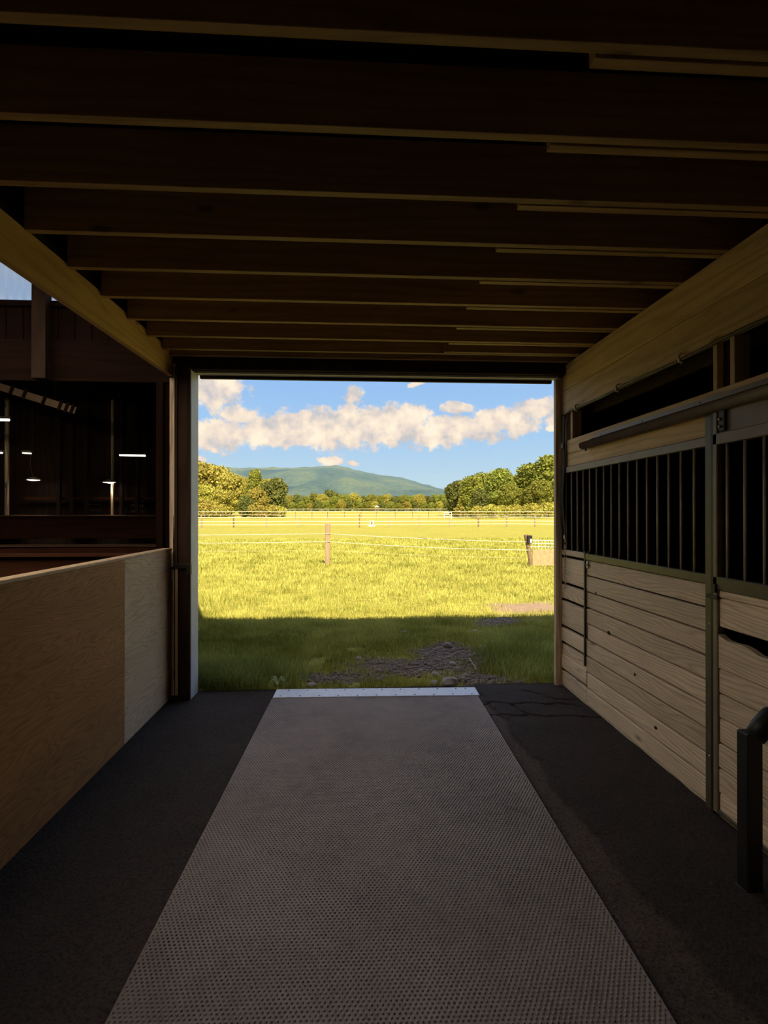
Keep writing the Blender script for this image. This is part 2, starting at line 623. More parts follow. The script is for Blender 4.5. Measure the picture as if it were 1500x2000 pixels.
def vnoise(x, y, seed=0):
    """smooth value noise on arrays"""
    xi, yi = np.floor(x).astype(np.int64), np.floor(y).astype(np.int64)
    xf, yf = x - xi, y - yi
    xf = xf * xf * (3 - 2 * xf)
    yf = yf * yf * (3 - 2 * yf)

    def h(a, b_):
        n = (a * 374761393 + b_ * 668265263 + seed * 982451653) & 0x7fffffff
        n = ((n ^ (n >> 13)) * 1274126177) & 0x7fffffff
        return ((n ^ (n >> 16)) & 0xffff) / 65535.0
    return (h(xi, yi) * (1 - xf) + h(xi + 1, yi) * xf) * (1 - yf) + (h(xi, yi + 1) * (1 - xf) + h(xi + 1, yi + 1) * xf) * yf


def fbm(x, y, o=4, seed=0):
    s, a, t_ = 0, 0.5, 0
    for i in range(o):
        s = s + a * vnoise(x * 2 ** i, y * 2 ** i, seed + i)
        t_ += a
        a *= 0.5
    return s / t_


def seg_dist(x, y, pts):
    d = np.full(x.shape, 1e9)
    for (x0, y0), (x1, y1) in zip(pts[:-1], pts[1:]):
        dx, dy = x1 - x0, y1 - y0
        t_ = np.clip(((x - x0) * dx + (y - y0) * dy) / (dx * dx + dy * dy), 0, 1)
        d = np.minimum(d, np.hypot(x - x0 - t_ * dx, y - y0 - t_ * dy))
    return d


def grid_mesh(name, xs, ys, zf, mat, af=None, attr='dirt', smooth=True):
    X, Y = np.meshgrid(xs, ys)
    Z = zf(X, Y)
    v = np.stack([X.ravel(), Y.ravel(), Z.ravel()], 1)
    nx, ny = len(xs), len(ys)
    i = np.arange(ny - 1)[:, None] * nx + np.arange(nx - 1)[None, :]
    i = i.ravel()
    f = np.stack([i, i + 1, i + nx + 1, i + nx], 1)
    return np_mesh(name, v, f, mat, None if af is None else af(X, Y).ravel(), attr, smooth)


# ================================================================== THE SETTING
XR, XL, YD = 1.96, -1.6, 4.93      # stall front, half wall, door wall

# --- ground outdoors ------------------------------------------------
def terrain(X, Y):
    far = np.clip((Y - 64) / 190.0, 0, 1.0)
    z = 2.9 * far
    near = np.clip((Y - 5.0) / 2.0, 0, 1)
    z = z + (fbm(X * 1.3, Y * 1.3, 3, 5) - 0.5) * 0.07 * np.clip((Y - 4.9) / 0.8, 0, 1) + (fbm(X * 0.05, Y * 0.05, 2, 9) - 0.5) * 0.25 * np.clip((Y - 20) / 40, 0, 1)
    return z - 0.015 - 0.03 * np.clip((5.03 - Y) / 0.05, 0, 1)


def dirt_at(X, Y):
    """how bare the soil is: a worn patch at the threshold that runs off to the right"""
    def blob(cx, cy, rx, ry, rot=0.0):
        c_, s_ = math.cos(rot), math.sin(rot)
        u = ((X - cx) * c_ + (Y - cy) * s_) / rx
        w = (-(X - cx) * s_ + (Y - cy) * c_) / ry
        return 1.25 - np.hypot(u, w)
    d = np.maximum(blob(0.75, 5.65, 1.15, 0.50), blob(1.15, 6.2, 0.62, 0.60))
    d = np.maximum(d, blob(1.35, 5.15, 0.45, 0.30))
    d = np.maximum(d, blob(0.0, 5.35, 0.55, 0.25))
    d = np.maximum(d, blob(2.3, 7.9, 0.75, 0.55, 0.5) - 0.12)
    d = np.maximum(d, blob(3.1, 9.0, 1.1, 0.75, 0.2))
    d = np.maximum(d, blob(5.2, 9.8, 2.0, 0.8, 0.1))
    d = np.maximum(d, blob(0.6, 4.85, 1.1, 0.18))
    d = d + (fbm(X * 3.5, Y * 3.5, 3, 21) - 0.5) * 0.7
    return np.clip(d, 0, 1)


def nonuni(lo, hi, step, far_lo, far_hi, g):
    mid = list(np.arange(lo, hi, step))
    a, s = mid[-1], step
    while a < far_hi:
        s *= g
        a += s
        mid.append(a)
    if far_lo is not None:
        a, s = lo, step
        left = []
        while a > far_lo:
            s *= g
            a -= s
            left.append(a)
        mid = left[::-1] + mid
    return np.array(mid)


gx = nonuni(-4.0, 5.0, 0.06, -3500, 3500, 1.16)
gy = nonuni(4.93, 12.0, 0.06, None, 4200, 1.06)
go = bpy.data.objects.new('ground', grid_mesh('ground', gx, gy, terrain, 'turf', dirt_at))
link(go)
props(go, 'sunlit yellow green field with a bare worn patch before the doorway', 'field', kind='structure')

# --- floor -----------------------------------------------------------
EDGE = [(1.14, 5.0), (1.13, 4.45), (1.20, 4.1), (1.16, 3.8), (1.20, 3.4), (1.19, 2.97), (1.21, 2.7), (1.195, 2.43), (1.235, 2.19), (1.25, 1.97), (1.315, 1.62), (1.30, 1.2), (1.36, 0.4), (1.4, -1.0)]
CRACKS = [[(1.10, 4.25), (1.16, 4.24), (1.30, 4.18), (1.42, 4.20), (1.53, 4.15), (1.66, 4.17), (1.80, 4.12), (1.95, 4.10)],
          [(1.10, 4.47), (1.2, 4.50), (1.34, 4.44), (1.5, 4.47), (1.62, 4.42), (1.75, 4.44), (1.9, 4.36)],
          [(1.55, 4.78), (1.65, 4.70), (1.72, 4.56), (1.86, 4.50), (1.95, 4.52)],
          [(1.42, 4.20), (1.36, 4.32), (1.34, 4.44)]]


def edge_x(Y):
    ys = np.array([p[1] for p in EDGE])[::-1]
    xs = np.array([p[0] for p in EDGE])[::-1]
    return np.interp(Y, ys, xs) + (vnoise(Y * 9, Y * 0, 3) - 0.5) * 0.05 + (vnoise(Y * 30, Y * 0, 4) - 0.5) * 0.02


def floor_z(X, Y):
    raised = np.clip((X - edge_x(Y)) / 0.02, 0, 1)
    z = -0.004 + 0.014 * raised + (fbm(X * 7, Y * 7, 3, 2) - 0.5) * 0.012
    for c_ in CRACKS:
        wob = (vnoise(X * 25, Y * 25, 8) - 0.5) * 0.025
        d = seg_dist(X, Y + wob, c_)
        z = z - 0.022 * np.clip(1 - d / 0.014, 0, 1)
    lip = np.clip((Y - 4.86) / 0.12, 0, 1)
    return z - 0.012 * lip


def floor_worn(X, Y):
    s = np.clip((edge_x(Y) - X) / 0.02, 0, 1) * np.clip((X - 0.9) / 0.1, 0, 1)
    near = np.clip((X + 1.1) / 0.5, 0, 1) * np.clip((0.2 - X) / 0.3, 0, 1) * np.clip((3.4 - Y) / 1.5, 0, 1) * 0.35
    return np.clip(s * (0.55 + 0.45 * fbm(X * 5, Y * 5, 3, 33)) + near, 0, 1)


fx = np.concatenate([np.array([-6.5, -3, -1.9]), np.arange(-1.62, 1.0, 0.04), np.arange(1.0, 2.0, 0.0125), np.array([2.2, 4, 6.2])])
fy = np.concatenate([np.array([-6.2, -3, -1]), np.arange(0, 4.0, 0.03), np.arange(4.0, 5.02, 0.0125)])
fo = bpy.data.objects.new('floor', grid_mesh('floor', fx, fy, floor_z, 'asphalt', floor_worn, 'worn', True))
link(fo)
props(fo, 'dark worn asphalt floor of the barn aisle', 'floor', kind='structure')

# --- ceiling: deck and joists -----------------------------------------
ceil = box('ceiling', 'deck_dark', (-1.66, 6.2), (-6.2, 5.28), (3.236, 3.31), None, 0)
props(ceil, 'dark boarded ceiling of the barn aisle over open joists', 'ceiling', kind='structure')
jy = [-0.85, -0.45, -0.05, 0.35, 0.75, 1.14, 1.517, 1.90, 2.29, 2.68, 3.07, 3.47, 3.862, 4.218, 4.548]
for y in jy:
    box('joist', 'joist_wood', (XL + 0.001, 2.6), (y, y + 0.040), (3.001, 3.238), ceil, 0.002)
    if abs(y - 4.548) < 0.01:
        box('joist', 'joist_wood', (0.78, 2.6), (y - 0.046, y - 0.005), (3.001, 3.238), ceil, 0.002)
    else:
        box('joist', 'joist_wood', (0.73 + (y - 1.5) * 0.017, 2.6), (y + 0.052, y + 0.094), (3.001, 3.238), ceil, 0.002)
box('joist', 'joist_wood', (XL + 0.001, 2.6), (4.735, 4.775), (3.0012, 3.238), ceil, 0.002)

# riding arena beyond the half wall: higher roof, unseen frosted sheets added to light the right wall
AX = -18.0
cl = box('ceiling', 'deck_dark', (AX, -1.60), (4.1, 4.985), (3.90, 3.94), None, 0)
props(cl, 'higher arena roof with frosted sheets added for side light beyond the plywood half wall', 'roof', kind='structure')
box('deck', 'deck_dark', (AX, -1.60), (-6.2, 0.67), (3.90, 3.94), cl, 0)
for i in range(3):
    y0 = 0.67 + i * 1.1445
    vs, fs = [], []
    for q in range(41):
        yy = y0 + 1.14 * q / 40
        zz = 3.925 + 0.010 * math.sin(q * math.pi / 2.5)
        vs += [(AX, yy, zz), (-1.60, yy, zz)]
    for q in range(40):
        fs.append((2 * q, 2 * q + 1, 2 * q + 3, 2 * q + 2))
    MB().add(vs, fs).build('fill_sheet', 'frosted_sheet', cl)
for i in range(7):
    y0 = -5.9 + i * 1.6
    box('rafter', 'joist_wood', (AX, -1.66), (y0, y0 + 0.05), (3.74, 3.912), cl, 0.003)
box('panel', 'deck_dark', (-1.66, -1.605), (-6.2, 4.985), (3.0, 3.90), cl, 0)

# --- back and side walls that the camera stands among ---------------------
wb = box('wall_back', 'dark_wood_x', (AX, 6.2), (-6.25, -6.15), (0, 3.94), None, 0)
props(wb, 'dark timber wall closing the aisle behind', 'wall', kind='structure')
wl = box('wall_arena', 'whitewash', (AX - 0.1, AX), (-6.2, 5.0), (0, 3.94), None, 0)  # unseen, made pale to bounce light onto the right wall
props(wl, 'unseen far arena wall beyond the half wall, whitewashed to bounce light', 'wall', kind='structure')
bf = box('floor', 'deck_dark', (AX, -1.68), (-6.1, 4.9), (-0.01, 0.012), None, 0)
props(bf, 'dark earth floor of the arena beyond the half wall', 'floor', kind='structure')

# ================================================================== DOOR WALL
wf = thing('wall_front', (0, YD, 0), 'dark timber front wall around the open barn doorway', 'wall', kind='structure')
box('header_beam', 'dark_wood_x', (-1.56, 1.955), (4.80, 4.95), (2.90, 3.236), wf, 0.004)
box('fascia', 'white_paint', (-1.44, 1.91), (4.86, 4.945), (2.880, 2.8995), wf, 0.002)
box('track_flashing', 'dark_wood_x', (-1.40, 1.88), (4.945, 4.985), (2.855, 2.93), wf, 0.002)
box('siding', 'dark_wood_z', (-1.60, 6.2), (4.952, 5.02), (2.95, 3.236), wf, 0)
# wall of the stall side towards the field
box('siding', 'dark_wood_z', (2.06, 6.2), (4.93, 5.02), (0, 3.0), wf, 0)
# the part beyond the half wall: vertical boards, dark rail, opening, lower wall
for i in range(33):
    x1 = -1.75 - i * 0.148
    box('board', 'black_wood_z', (x1 - 0.143, x1), (4.91, 4.94), (3.165, 3.50), wf, 0.004)
box('rail', 'black_wood_x', (AX, -1.60), (4.885, 4.95), (3.46, 3.512), wf, 0.003)
box('rail', 'black_wood_x', (AX, -1.62), (4.90, 4.96), (2.80, 3.168), wf, 0.003)
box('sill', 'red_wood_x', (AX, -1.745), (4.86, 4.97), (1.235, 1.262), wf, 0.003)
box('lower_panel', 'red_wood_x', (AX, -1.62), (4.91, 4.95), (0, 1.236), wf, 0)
box('panel', 'black_wood_z', (AX, -9.0), (4.91, 4.95), (1.236, 2.80), wf, 0)
box('panel', 'black_wood_z', (AX, -6.63), (4.91, 4.94), (3.165, 3.90), wf, 0)
box('stud', 'black_wood_z', (-1.765, -1.705), (4.88, 4.97), (1.262, 2.80), wf, 0.003)
box('panel', 'black_wood_z', (-1.706, -1.59), (4.92, 4.97), (1.236, 2.80), wf, 0.002)
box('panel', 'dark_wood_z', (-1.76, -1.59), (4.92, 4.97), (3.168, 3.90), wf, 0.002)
box('stud', 'dark_wood_z', (-2.80, -2.68), (4.80, 4.90), (2.80, 3.90), wf, 0.004)
# corner stud that carries the beam
st = box('corner_stud', 'weathered_z', (-1.632, -1.566), (4.835, 4.90), (0, 2.83), wf, 0.005)
box('filler', 'dark_wood_z', (-1.62, -1.549), (4.902, 4.95), (0, 3.0), wf, 0.002)
# right corner board
box('corner_board', 'weathered_z', (1.90, 1.958), (4.90, 4.955), (-0.02, 2.90), wf, 0.004)
box('corner_board', 'weathered_z', (1.945, 2.06), (4.955, 5.0), (-0.02, 2.95), wf, 0.004)

# corrugated clear sheet under the eave
vs, fs = [], []
nx = 330
for i in range(nx + 1):
    x = -6.55 + (6.55 - 1.66) * i / nx
    y = 4.96 + 0.009 * math.sin(i * math.pi / 2.5)
    vs += [(x, y, 3.50), (x, y, 3.905)]
for i in range(nx):
    fs.append((2 * i, 2 * i + 2, 2 * i + 3, 2 * i + 1))
w1 = MB().add(vs, fs).build('window_1', 'clear_sheet', None, (-4.1, 4.96, 3.50))
props(w1, 'clear corrugated daylight strip under the eave above the dark boards', 'window', kind='structure')

# left door jamb
jb = thing('trim_1', (-1.485, 4.83, 0), 'dark stained left door jamb with a white painted reveal', 'door jamb', kind='structure')
box('jamb_post', 'dark_wood_z', (-1.548, -1.431), (4.735, 4.945), (-0.01, 2.898), jb, 0.004)
box('front_casing', 'dark_wood_z', (-1.548, -1.4135), (4.705, 4.7365), (-0.01, 2.898), jb, 0.003)
box('reveal', 'white_paint', (-1.4315, -1.413), (4.737, 4.95), (-0.01, 2.88), jb, 0.002)
box('edge_strip', 'pine_z', (-1.535, -1.515), (4.692, 4.706), (0.05, 1.16), jb, 0.002)
box('edge_strip', 'dark_wood_z', (-1.530, -1.518), (4.695, 4.706), (1.18, 2.85), jb, 0.002)
lt_ = box('latch_band', 'black_iron', (-1.55, -1.402), (4.680, 4.7055), (1.145, 1.185), jb, 0.003)
box('hasp', 'black_iron', (-1.435, -1.398), (4.665, 4.71), (1.09, 1.185), jb, 0.004)

# ================================================================== LEFT HALF WALL AND BEAM
hw = thing('wall_left', (XL - 0.03, 2.4, 0), 'waist high plywood half wall along the left of the aisle', 'half wall', kind='structure')
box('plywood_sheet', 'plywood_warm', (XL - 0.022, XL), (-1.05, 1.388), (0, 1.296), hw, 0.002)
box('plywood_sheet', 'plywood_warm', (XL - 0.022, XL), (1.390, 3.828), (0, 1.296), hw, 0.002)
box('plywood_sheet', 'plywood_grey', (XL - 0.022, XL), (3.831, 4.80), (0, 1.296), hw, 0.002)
box('cap_rail', 'plywood_grey', (XL - 0.075, XL + 0.004), (-1.05, 4.80), (1.296, 1.316), hw, 0.003)
box('backing_sheet', 'dark_wood_z', (XL - 0.075, XL - 0.055), (-1.05, 4.80), (0, 1.296), hw, 0)
for i, (y, z) in enumerate([(2.72, 1.266), (2.95, 1.27), (3.2, 1.262), (3.42, 1.27), (3.86, 1.266), (4.12, 1.27), (4.45, 1.265), (3.86, 0.9), (3.86, 0.5)]):
    o = MB().lathe([(0.0045, 0), (0.0035, 0.002), (0.0, 0.0025)], (0, 0, 0), 8).build('nail', 'screw', hw, (0, 0, 0))
    o.location = Vector((XL + 0.0005, y, z)) - wloc(hw)
    o.rotation_euler = (0, math.pi / 2, 0)

# support beam: rises a little towards the door
bvs = []
for (y, z0, z1) in ((-1.0, 2.709, 2.92), (4.832, 2.841, 3.062)):
    z1 = z1 if y > 0 else 2.92
    for x in (XL - 0.04, XL):
        bvs += [(x, y, z0), (x, y, z1)]
bm_ = MB().add(bvs, [(0, 2, 3, 1), (4, 5, 7, 6), (0, 1, 5, 4), (2, 6, 7, 3), (1, 3, 7, 5), (0, 4, 6, 2)])
beam = bm_.build('support_beam', 'beam_wood', None, (XL - 0.045, 2, 2.7))
props(beam, 'long honey coloured timber beam over the plywood half wall', 'beam')

# conduit by the corner stud
cd = thing('conduit', (-1.57, 4.775, 0.3), 'thin pale conduit running up the corner stud beside the half wall', 'conduit')
MB().tube([(-1.588, 4.782, 0.05), (-1.588, 4.782, 1.14)], 0.006, 8).build('pipe', 'white_clip', cd)
MB().tube([(-1.583, 4.79, 1.14), (-1.583, 4.79, 1.60)], 0.005, 8).build('pipe', 'bar_steel', cd)
box('bracket', 'black_iron', (-1.60, -1.565), (4.77, 4.80), (1.13, 1.15), cd, 0.002)
MB().tube([(-1.575, 4.79, 1.15), (-1.572, 4.79, 1.25), (-1.577, 4.79, 1.38), (-1.573, 4.79, 1.5)], [0.006, 0.011, 0.009, 0.004], 8).build('cable', 'black_strap', cd)

# ================================================================== RIGHT: STALL FRONT
wr = thing('wall_right', (XR + 0.05, 3.9, 0), 'weathered plank stall front along the right of the aisle', 'stall wall', kind='structure')
ZB = 1.232
nb = 9
bh = (ZB - 0.02) / nb
for i in range(nb):
    z0 = 0.02 + i * bh
    dx = rng.uniform(-0.004, 0.004)
    box('plank', 'weathered_y', (XR + dx, XR + 0.038 + dx), (2.835, 4.372), (z0 + 0.0052, z0 + bh - 0.0052), wr, 0.006)
    z1 = z0 + 0.02 * math.sin(i * 2.1)
    dx = rng.uniform(-0.005, 0.004)
    box('plank', 'weathered_y', (XR + dx, XR + 0.038 + dx), (4.376, 4.945), (z1 + 0.0045, min(z1 + bh - 0.0045, 1.262)), wr, 0.006)
box('plank', 'weathered_y', (XR - 0.002, XR + 0.036), (4.376, 4.945), (1.235, 1.285), wr, 0.006)
box('backing', 'stall_dark', (XR + 0.050, XR + 0.062), (2.835, 4.93), (0.0, 1.25), wr, 0)
box('sill_plank', 'weathered_y', (XR + 0.002, XR + 0.05), (2.835, 4.93), (-0.015, 0.021), wr, 0.003)
for (y, z, r_) in ((3.984, 0.705, 0.014), (3.60, 0.50, 0.010), (4.20, 0.98, 0.008), (3.35, 0.23, 0.010)):  # black discs painted for the dark inside holes in the planks
    v_ = [(XR - 0.0062, y, z)] + [(XR - 0.0056, y + 1.3 * r_ * math.cos(q * math.pi / 5), z + r_ * math.sin(q * math.pi / 5)) for q in range(10)]
    v_ += [(XR + 0.01, p[1], p[2]) for p in v_[1:]]
    MB().add(v_, [(0, 1 + (q + 1) % 10, 1 + q) for q in range(10)] + [(1 + q, 1 + (q + 1) % 10, 11 + (q + 1) % 10, 11 + q) for q in range(10)]).build('knot', 'black_strap', wr)
# boards over the grille, and the header
for (z0, z1) in ((2.045, 2.165), (2.168, 2.292)):
    box('plank', 'pine_y', (XR, XR + 0.036), (-1.0, 4.945), (z0, z1), wr, 0.005)
for (z0, z1) in ((2.545, 2.764), (2.767, 2.998)):
    box('header_board', 'pine_y', (XR, XR + 0.036), (-1.0, 4.945), (z0, z1), wr, 0.005)
box('inner_header', 'dark_wood_x', (XR + 0.14, XR + 0.18), (-1.0, 4.90), (2.50, 2.70), wr, 0.003)
for (y0, y1) in ((2.772, 2.806), (2.640, 2.674), (4.675, 4.72)):
    box('stud', 'pine_z', (XR + 0.006, XR + 0.09), (y0, y1), (2.285, 2.552), wr, 0.003)
box('stud', 'dark_wood_z', (XR + 0.04, XR + 0.10), (2.674, 2.772), (2.285, 2.552), wr, 0.003)
box('stud', 'weathered_z', (XR + 0.02, XR + 0.10), (4.86, 4.93), (2.0, 2.552), wr, 0.003)
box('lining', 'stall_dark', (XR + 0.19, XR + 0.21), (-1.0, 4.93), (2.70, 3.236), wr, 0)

# stall interior (dark)
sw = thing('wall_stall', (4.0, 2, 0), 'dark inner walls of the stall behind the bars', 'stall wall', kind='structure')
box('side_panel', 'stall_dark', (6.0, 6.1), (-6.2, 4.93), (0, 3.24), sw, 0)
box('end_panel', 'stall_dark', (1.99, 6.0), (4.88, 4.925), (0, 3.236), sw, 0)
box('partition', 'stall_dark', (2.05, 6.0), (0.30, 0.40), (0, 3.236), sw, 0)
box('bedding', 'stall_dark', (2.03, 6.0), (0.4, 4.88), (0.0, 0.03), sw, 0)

# barred grille of the fixed stall front
gr = thing('stall_grille', (XR + 0.01, 3.88, ZB), 'long barred steel grille set between plank boards of the stall front', 'grille')
box('top_rail', 'brown_steel', (XR - 0.014, XR + 0.030), (2.832, 4.945), (1.992, 2.044), gr, 0.003)
box('bottom_rail', 'green_steel', (XR - 0.014, XR + 0.030), (2.832, 4.372), (ZB + 0.001, 1.284), gr, 0.003)
for i in range(16):
    y = 2.969 + 0.1235 * i
    if y > 4.9:
        break
    o = MB().tube([(0, 0, 1.275 if y < 4.37 else 1.28), (0, 0, 1.998)], 0.0078, 8).build('bar', 'bar_steel', gr, (0, 0, 1.275), True)
    o.location = Vector((XR + 0.008, y, 1.275)) - wloc(gr)
o = MB().tube([(XR + 0.004, 4.31, 1.292), (XR - 0.012, 4.31, 1.292), (XR - 0.012, 4.31, 1.31)], 0.008, 6).build('hook', 'black_iron', gr)

# steel post between grille and sliding door
pp = thing('stall_post', (XR, 2.79, 0), 'brown steel channel post between the stall grille and the sliding stall door', 'post')
box('channel', 'green_steel', (XR - 0.022, XR + 0.05), (2.775, 2.834), (0.0, 2.172), pp, 0.004)
box('channel_lip', 'black_iron', (XR - 0.030, XR + 0.03), (2.755, 2.777), (0.0, 2.172), pp, 0.003)
for z in (2.15, 1.02, 0.3):
    MB().lathe([(0.007, 0), (0.005, 0.004), (0, 0.005)], (0, 0, 0), 8).build('bolt', 'chain_metal', pp, (0, 0, 0)).location = Vector((XR - 0.02, 2.80, z)) - wloc(pp)

# sliding stall door
dr = thing('door_1', (XR - 0.03, 2.1, 0.03), 'sliding stall door with barred upper half and plank lower half', 'stall door', kind='structure')
DX = XR - 0.028
YA, YB = 1.30, 2.752
box('top_panel', 'brown_steel', (DX + 0.004, DX + 0.02), (YA, YB), (2.045, 2.165), dr, 0.002)
box('top_rail', 'brown_steel', (DX - 0.008, DX + 0.03), (YA, YB), (1.985, 2.046), dr, 0.004)
box('mid_rail', 'green_steel', (DX - 0.008, DX + 0.03), (YA, YB), (1.215, 1.286), dr, 0.004)
box('stile', 'brown_steel', (DX - 0.008, DX + 0.03), (YB - 0.035, YB - 0.001), (0.03, 2.165), dr, 0.004)
box('stile', 'brown_steel', (DX - 0.008, DX + 0.03), (YA, YA + 0.035), (0.03, 2.165), dr, 0.004)
for i in range(11):
    y = 2.660 - 0.1255 * i
    o = MB().tube([(0, 0, 1.28), (0, 0, 1.99)], 0.008, 8).build('bar', 'bar_steel', dr, (0, 0, 1.28), True)
    o.location = Vector((DX + 0.01, y, 1.28)) - wloc(dr)
dz = [(1.175, 1.214), (1.022, 1.172)]
z = 0.935
while z > 0.1:
    dz.append((z - 0.131, z - 0.006))
    z -= 0.131
for i, (z0, z1) in enumerate(dz):
    dx = rng.uniform(-0.004, 0.004)
    if i == 2:
        # split plank under the missing one: its upper edge is broken away in waves
        ys = np.linspace(YA + 0.036, YB - 0.036, 26)
        top = z1 + 0.016 + 0.012 * np.sin(ys * 9) + 0.012 * np.sin(ys * 23) + 0.05 * np.clip((ys - 2.45) / 0.28, 0, 1)
        v_, f_ = [], []
        for y, t_ in zip(ys, top):
            v_ += [(DX + 0.0, y, z0), (DX + 0.0, y, t_), (DX + 0.034, y, z0), (DX + 0.034, y, t_)]
        for k in range(25):
            a = 4 * k
            f_ += [(a, a + 1, a + 5, a + 4), (a + 2, a + 6, a + 7, a + 3), (a + 1, a + 3, a + 7, a + 5), (a, a + 4, a + 6, a + 2)]
        f_ += [(0, 2, 3, 1), (100, 101, 103, 102)]
        MB().add(v_, f_).build('plank', 'weathered_y', dr)
    else:
        box('plank', 'weathered_y', (DX + dx, DX + 0.034 + dx), (YA + 0.036, YB - 0.036), (z0, z1), dr, 0.006, (rng.uniform(-0.002, 0.002), 0, 0))
box('bottom_rail', 'green_steel', (DX - 0.006, DX + 0.03), (YA, YB), (0.03, 0.055), dr, 0.003)
# hanger that carries the door on its track
hg = box('hanger', 'black_iron', (DX - 0.012, DX + 0.0045), (2.652, 2.700), (2.05, 2.21), dr, 0.005)
for z in (2.075, 2.115):
    o = MB().lathe([(0.009, 0), (0.009, 0.007), (0.004, 0.011), (0, 0.011)], (0, 0, 0), 8).build('bolt', 'chain_metal', hg, (0, 0, 0))
    o.location = Vector((DX - 0.012, 2.684, z)) - wloc(hg)
    o.rotation_euler = (0, -math.pi / 2, 0)
box('latch', 'black_iron', (DX - 0.02, DX - 0.006), (2.70, 2.79), (1.165, 1.185), dr, 0.003)
box('latch', 'black_iron', (DX - 0.02, DX - 0.006), (2.715, 2.745), (1.20, 1.245), dr, 0.003)

# door track: rounded tube rail under an angle flange
tk = thing('door_track', (XR - 0.03, 3, 2.16), 'dark round steel door track fixed across the pine boards', 'door track')
prof = []
for k in range(14):
    a = math.radians(-215 + k * 250 / 13)
    prof.append((XR - 0.040 + 0.034 * math.cos(a), 2.192 + 0.034 * math.sin(a)))
v_ = [(x, y, z) for y in (0.2, 4.36) for (x, z) in prof]
n_ = len(prof)
f_ = [(k, k + 1, n_ + k + 1, n_ + k) for k in range(n_ - 1)] + [tuple(range(n_)), tuple(range(2 * n_ - 1, n_ - 1, -1))]
MB().add(v_, f_).build('rail', 'brown_steel', tk, None, True)
box('flange', 'brown_steel', (XR - 0.006, XR - 0.0005), (0.2, 4.22), (2.20, 2.262), tk, 0.001)
box('flange_lip', 'brown_steel', (XR - 0.045, XR - 0.001), (0.2, 4.22), (2.222, 2.230), tk, 0.001)
box('end_stop', 'black_iron', (XR - 0.045, XR - 0.03), (4.30, 4.32), (2.14, 2.165), tk, 0.002)
for y in (4.1, 3.5, 2.9):
    o = MB().lathe([(0.006, 0), (0.004, 0.004), (0, 0.005)], (0, 0, 0), 8).build('bolt', 'screw', tk, (0, 0, 0))
    o.location = Vector((XR - 0.006, y, 2.245)) - wloc(tk)
    o.rotation_euler = (0, -math.pi / 2, 0)

# cable with white clips along the header
cb = thing('cable', (XR - 0.01, 3.9, 2.53), 'brown cable clipped along the lower edge of the pine header boards', 'cable')
pts = [(XR - 0.008, -0.5 + 0.2 * i, 2.541 + 0.006 * math.sin(i * 1.3)) for i in range(27)] + [(XR - 0.008, 4.80, 2.535), (XR - 0.010, 4.815, 2.50)]
MB().tube(pts, 0.011, 8).build('wire', 'cord', cb, None, True)
for y in (4.559, 3.827, 3.068, 2.3):
    k = MB()
    k.tube([(XR - 0.002, y, 2.575), (XR - 0.016, y, 2.572), (XR - 0.024, y, 2.548), (XR - 0.016, y, 2.525), (XR - 0.002, y, 2.520)], 0.0075, 6)
    k.build('clip', 'white_clip', cb)

# strap and chain hanging at the corner
lead = thing('tie_chain', (XR - 0.02, 4.80, 0.95), 'black strap ending in a pale chain hanging beside the stall grille', 'tie chain')
pts = [(XR - 0.022, 4.815, 2.52), (XR - 0.026, 4.812, 2.3), (XR - 0.024, 4.805, 2.05), (XR - 0.03, 4.83, 1.85), (XR - 0.03, 4.835, 1.72), (XR - 0.026, 4.815, 1.6), (XR - 0.024, 4.795, 1.5), (XR - 0.024, 4.775, 1.42)]
v_, f_ = [], []
for i, p in enumerate(pts):
    w_ = 0.028 if i < 6 else 0.014
    v_ += [(p[0], p[1] - w_, p[2]), (p[0], p[1] + w_, p[2]), (p[0] + 0.007, p[1] + w_, p[2]), (p[0] + 0.007, p[1] - w_, p[2])]
for i in range(len(pts) - 1):
    a = 4 * i
    f_ += [(a, a + 1, a + 5, a + 4), (a + 1, a + 2, a + 6, a + 5), (a + 2, a + 3, a + 7, a + 6), (a + 3, a, a + 4, a + 7)]
f_ += [(0, 3, 2, 1), (28, 29, 30, 31)]
MB().add(v_, f_).build('strap', 'black_strap', lead)
box('buckle', 'black_iron', (XR - 0.036, XR - 0.016), (4.785, 4.84), (2.22, 2.27), lead, 0.004)
box('swivel', 'chain_metal', (XR - 0.034, XR - 0.016), (4.766, 4.784), (1.385, 1.425), lead, 0.004)


def link_mesh():
    k = MB()
    pts = []
    for i in range(11):
        a = 2 * math.pi * i / 10
        pts.append((0, 0.010 * math.cos(a), 0.018 * math.sin(a)))
    k.tube(pts, 0.0032, 5, False)
    return mesh_of('chain_link', k.v, k.f, 'chain_metal', True)


lm = link_mesh()
for i in range(16):
    o = bpy.data.objects.new('chain_link', lm)
    link(o, lead, (XR - 0.022, 4.775 + 0.006 * math.sin(i * 0.8), 1.375 - i * 0.029))
    o.rotation_euler = (0, 0, (i % 2) * math.pi / 2)

# black flat bar standing on the planks
fb = box('flat_bar', 'black_iron', (XR - 0.016, XR - 0.0045), (4.374, 4.398), (0.335, 1.30), None, 0.002)
props(fb, 'upright black flat bar fixed to the weathered planks under the grille', 'bar')
lw = thing('latch_plate', (XR - 0.005, 4.34, 1.19), 'small pale latch plate on the plank beside the black bar', 'latch')
box('plate', 'white_clip', (XR - 0.010, XR - 0.003), (4.335, 4.366), (1.165, 1.225), lw, 0.002)
box('bolt', 'black_iron', (XR - 0.018, XR - 0.0095), (4.30, 4.37), (1.185, 1.198), lw, 0.002)

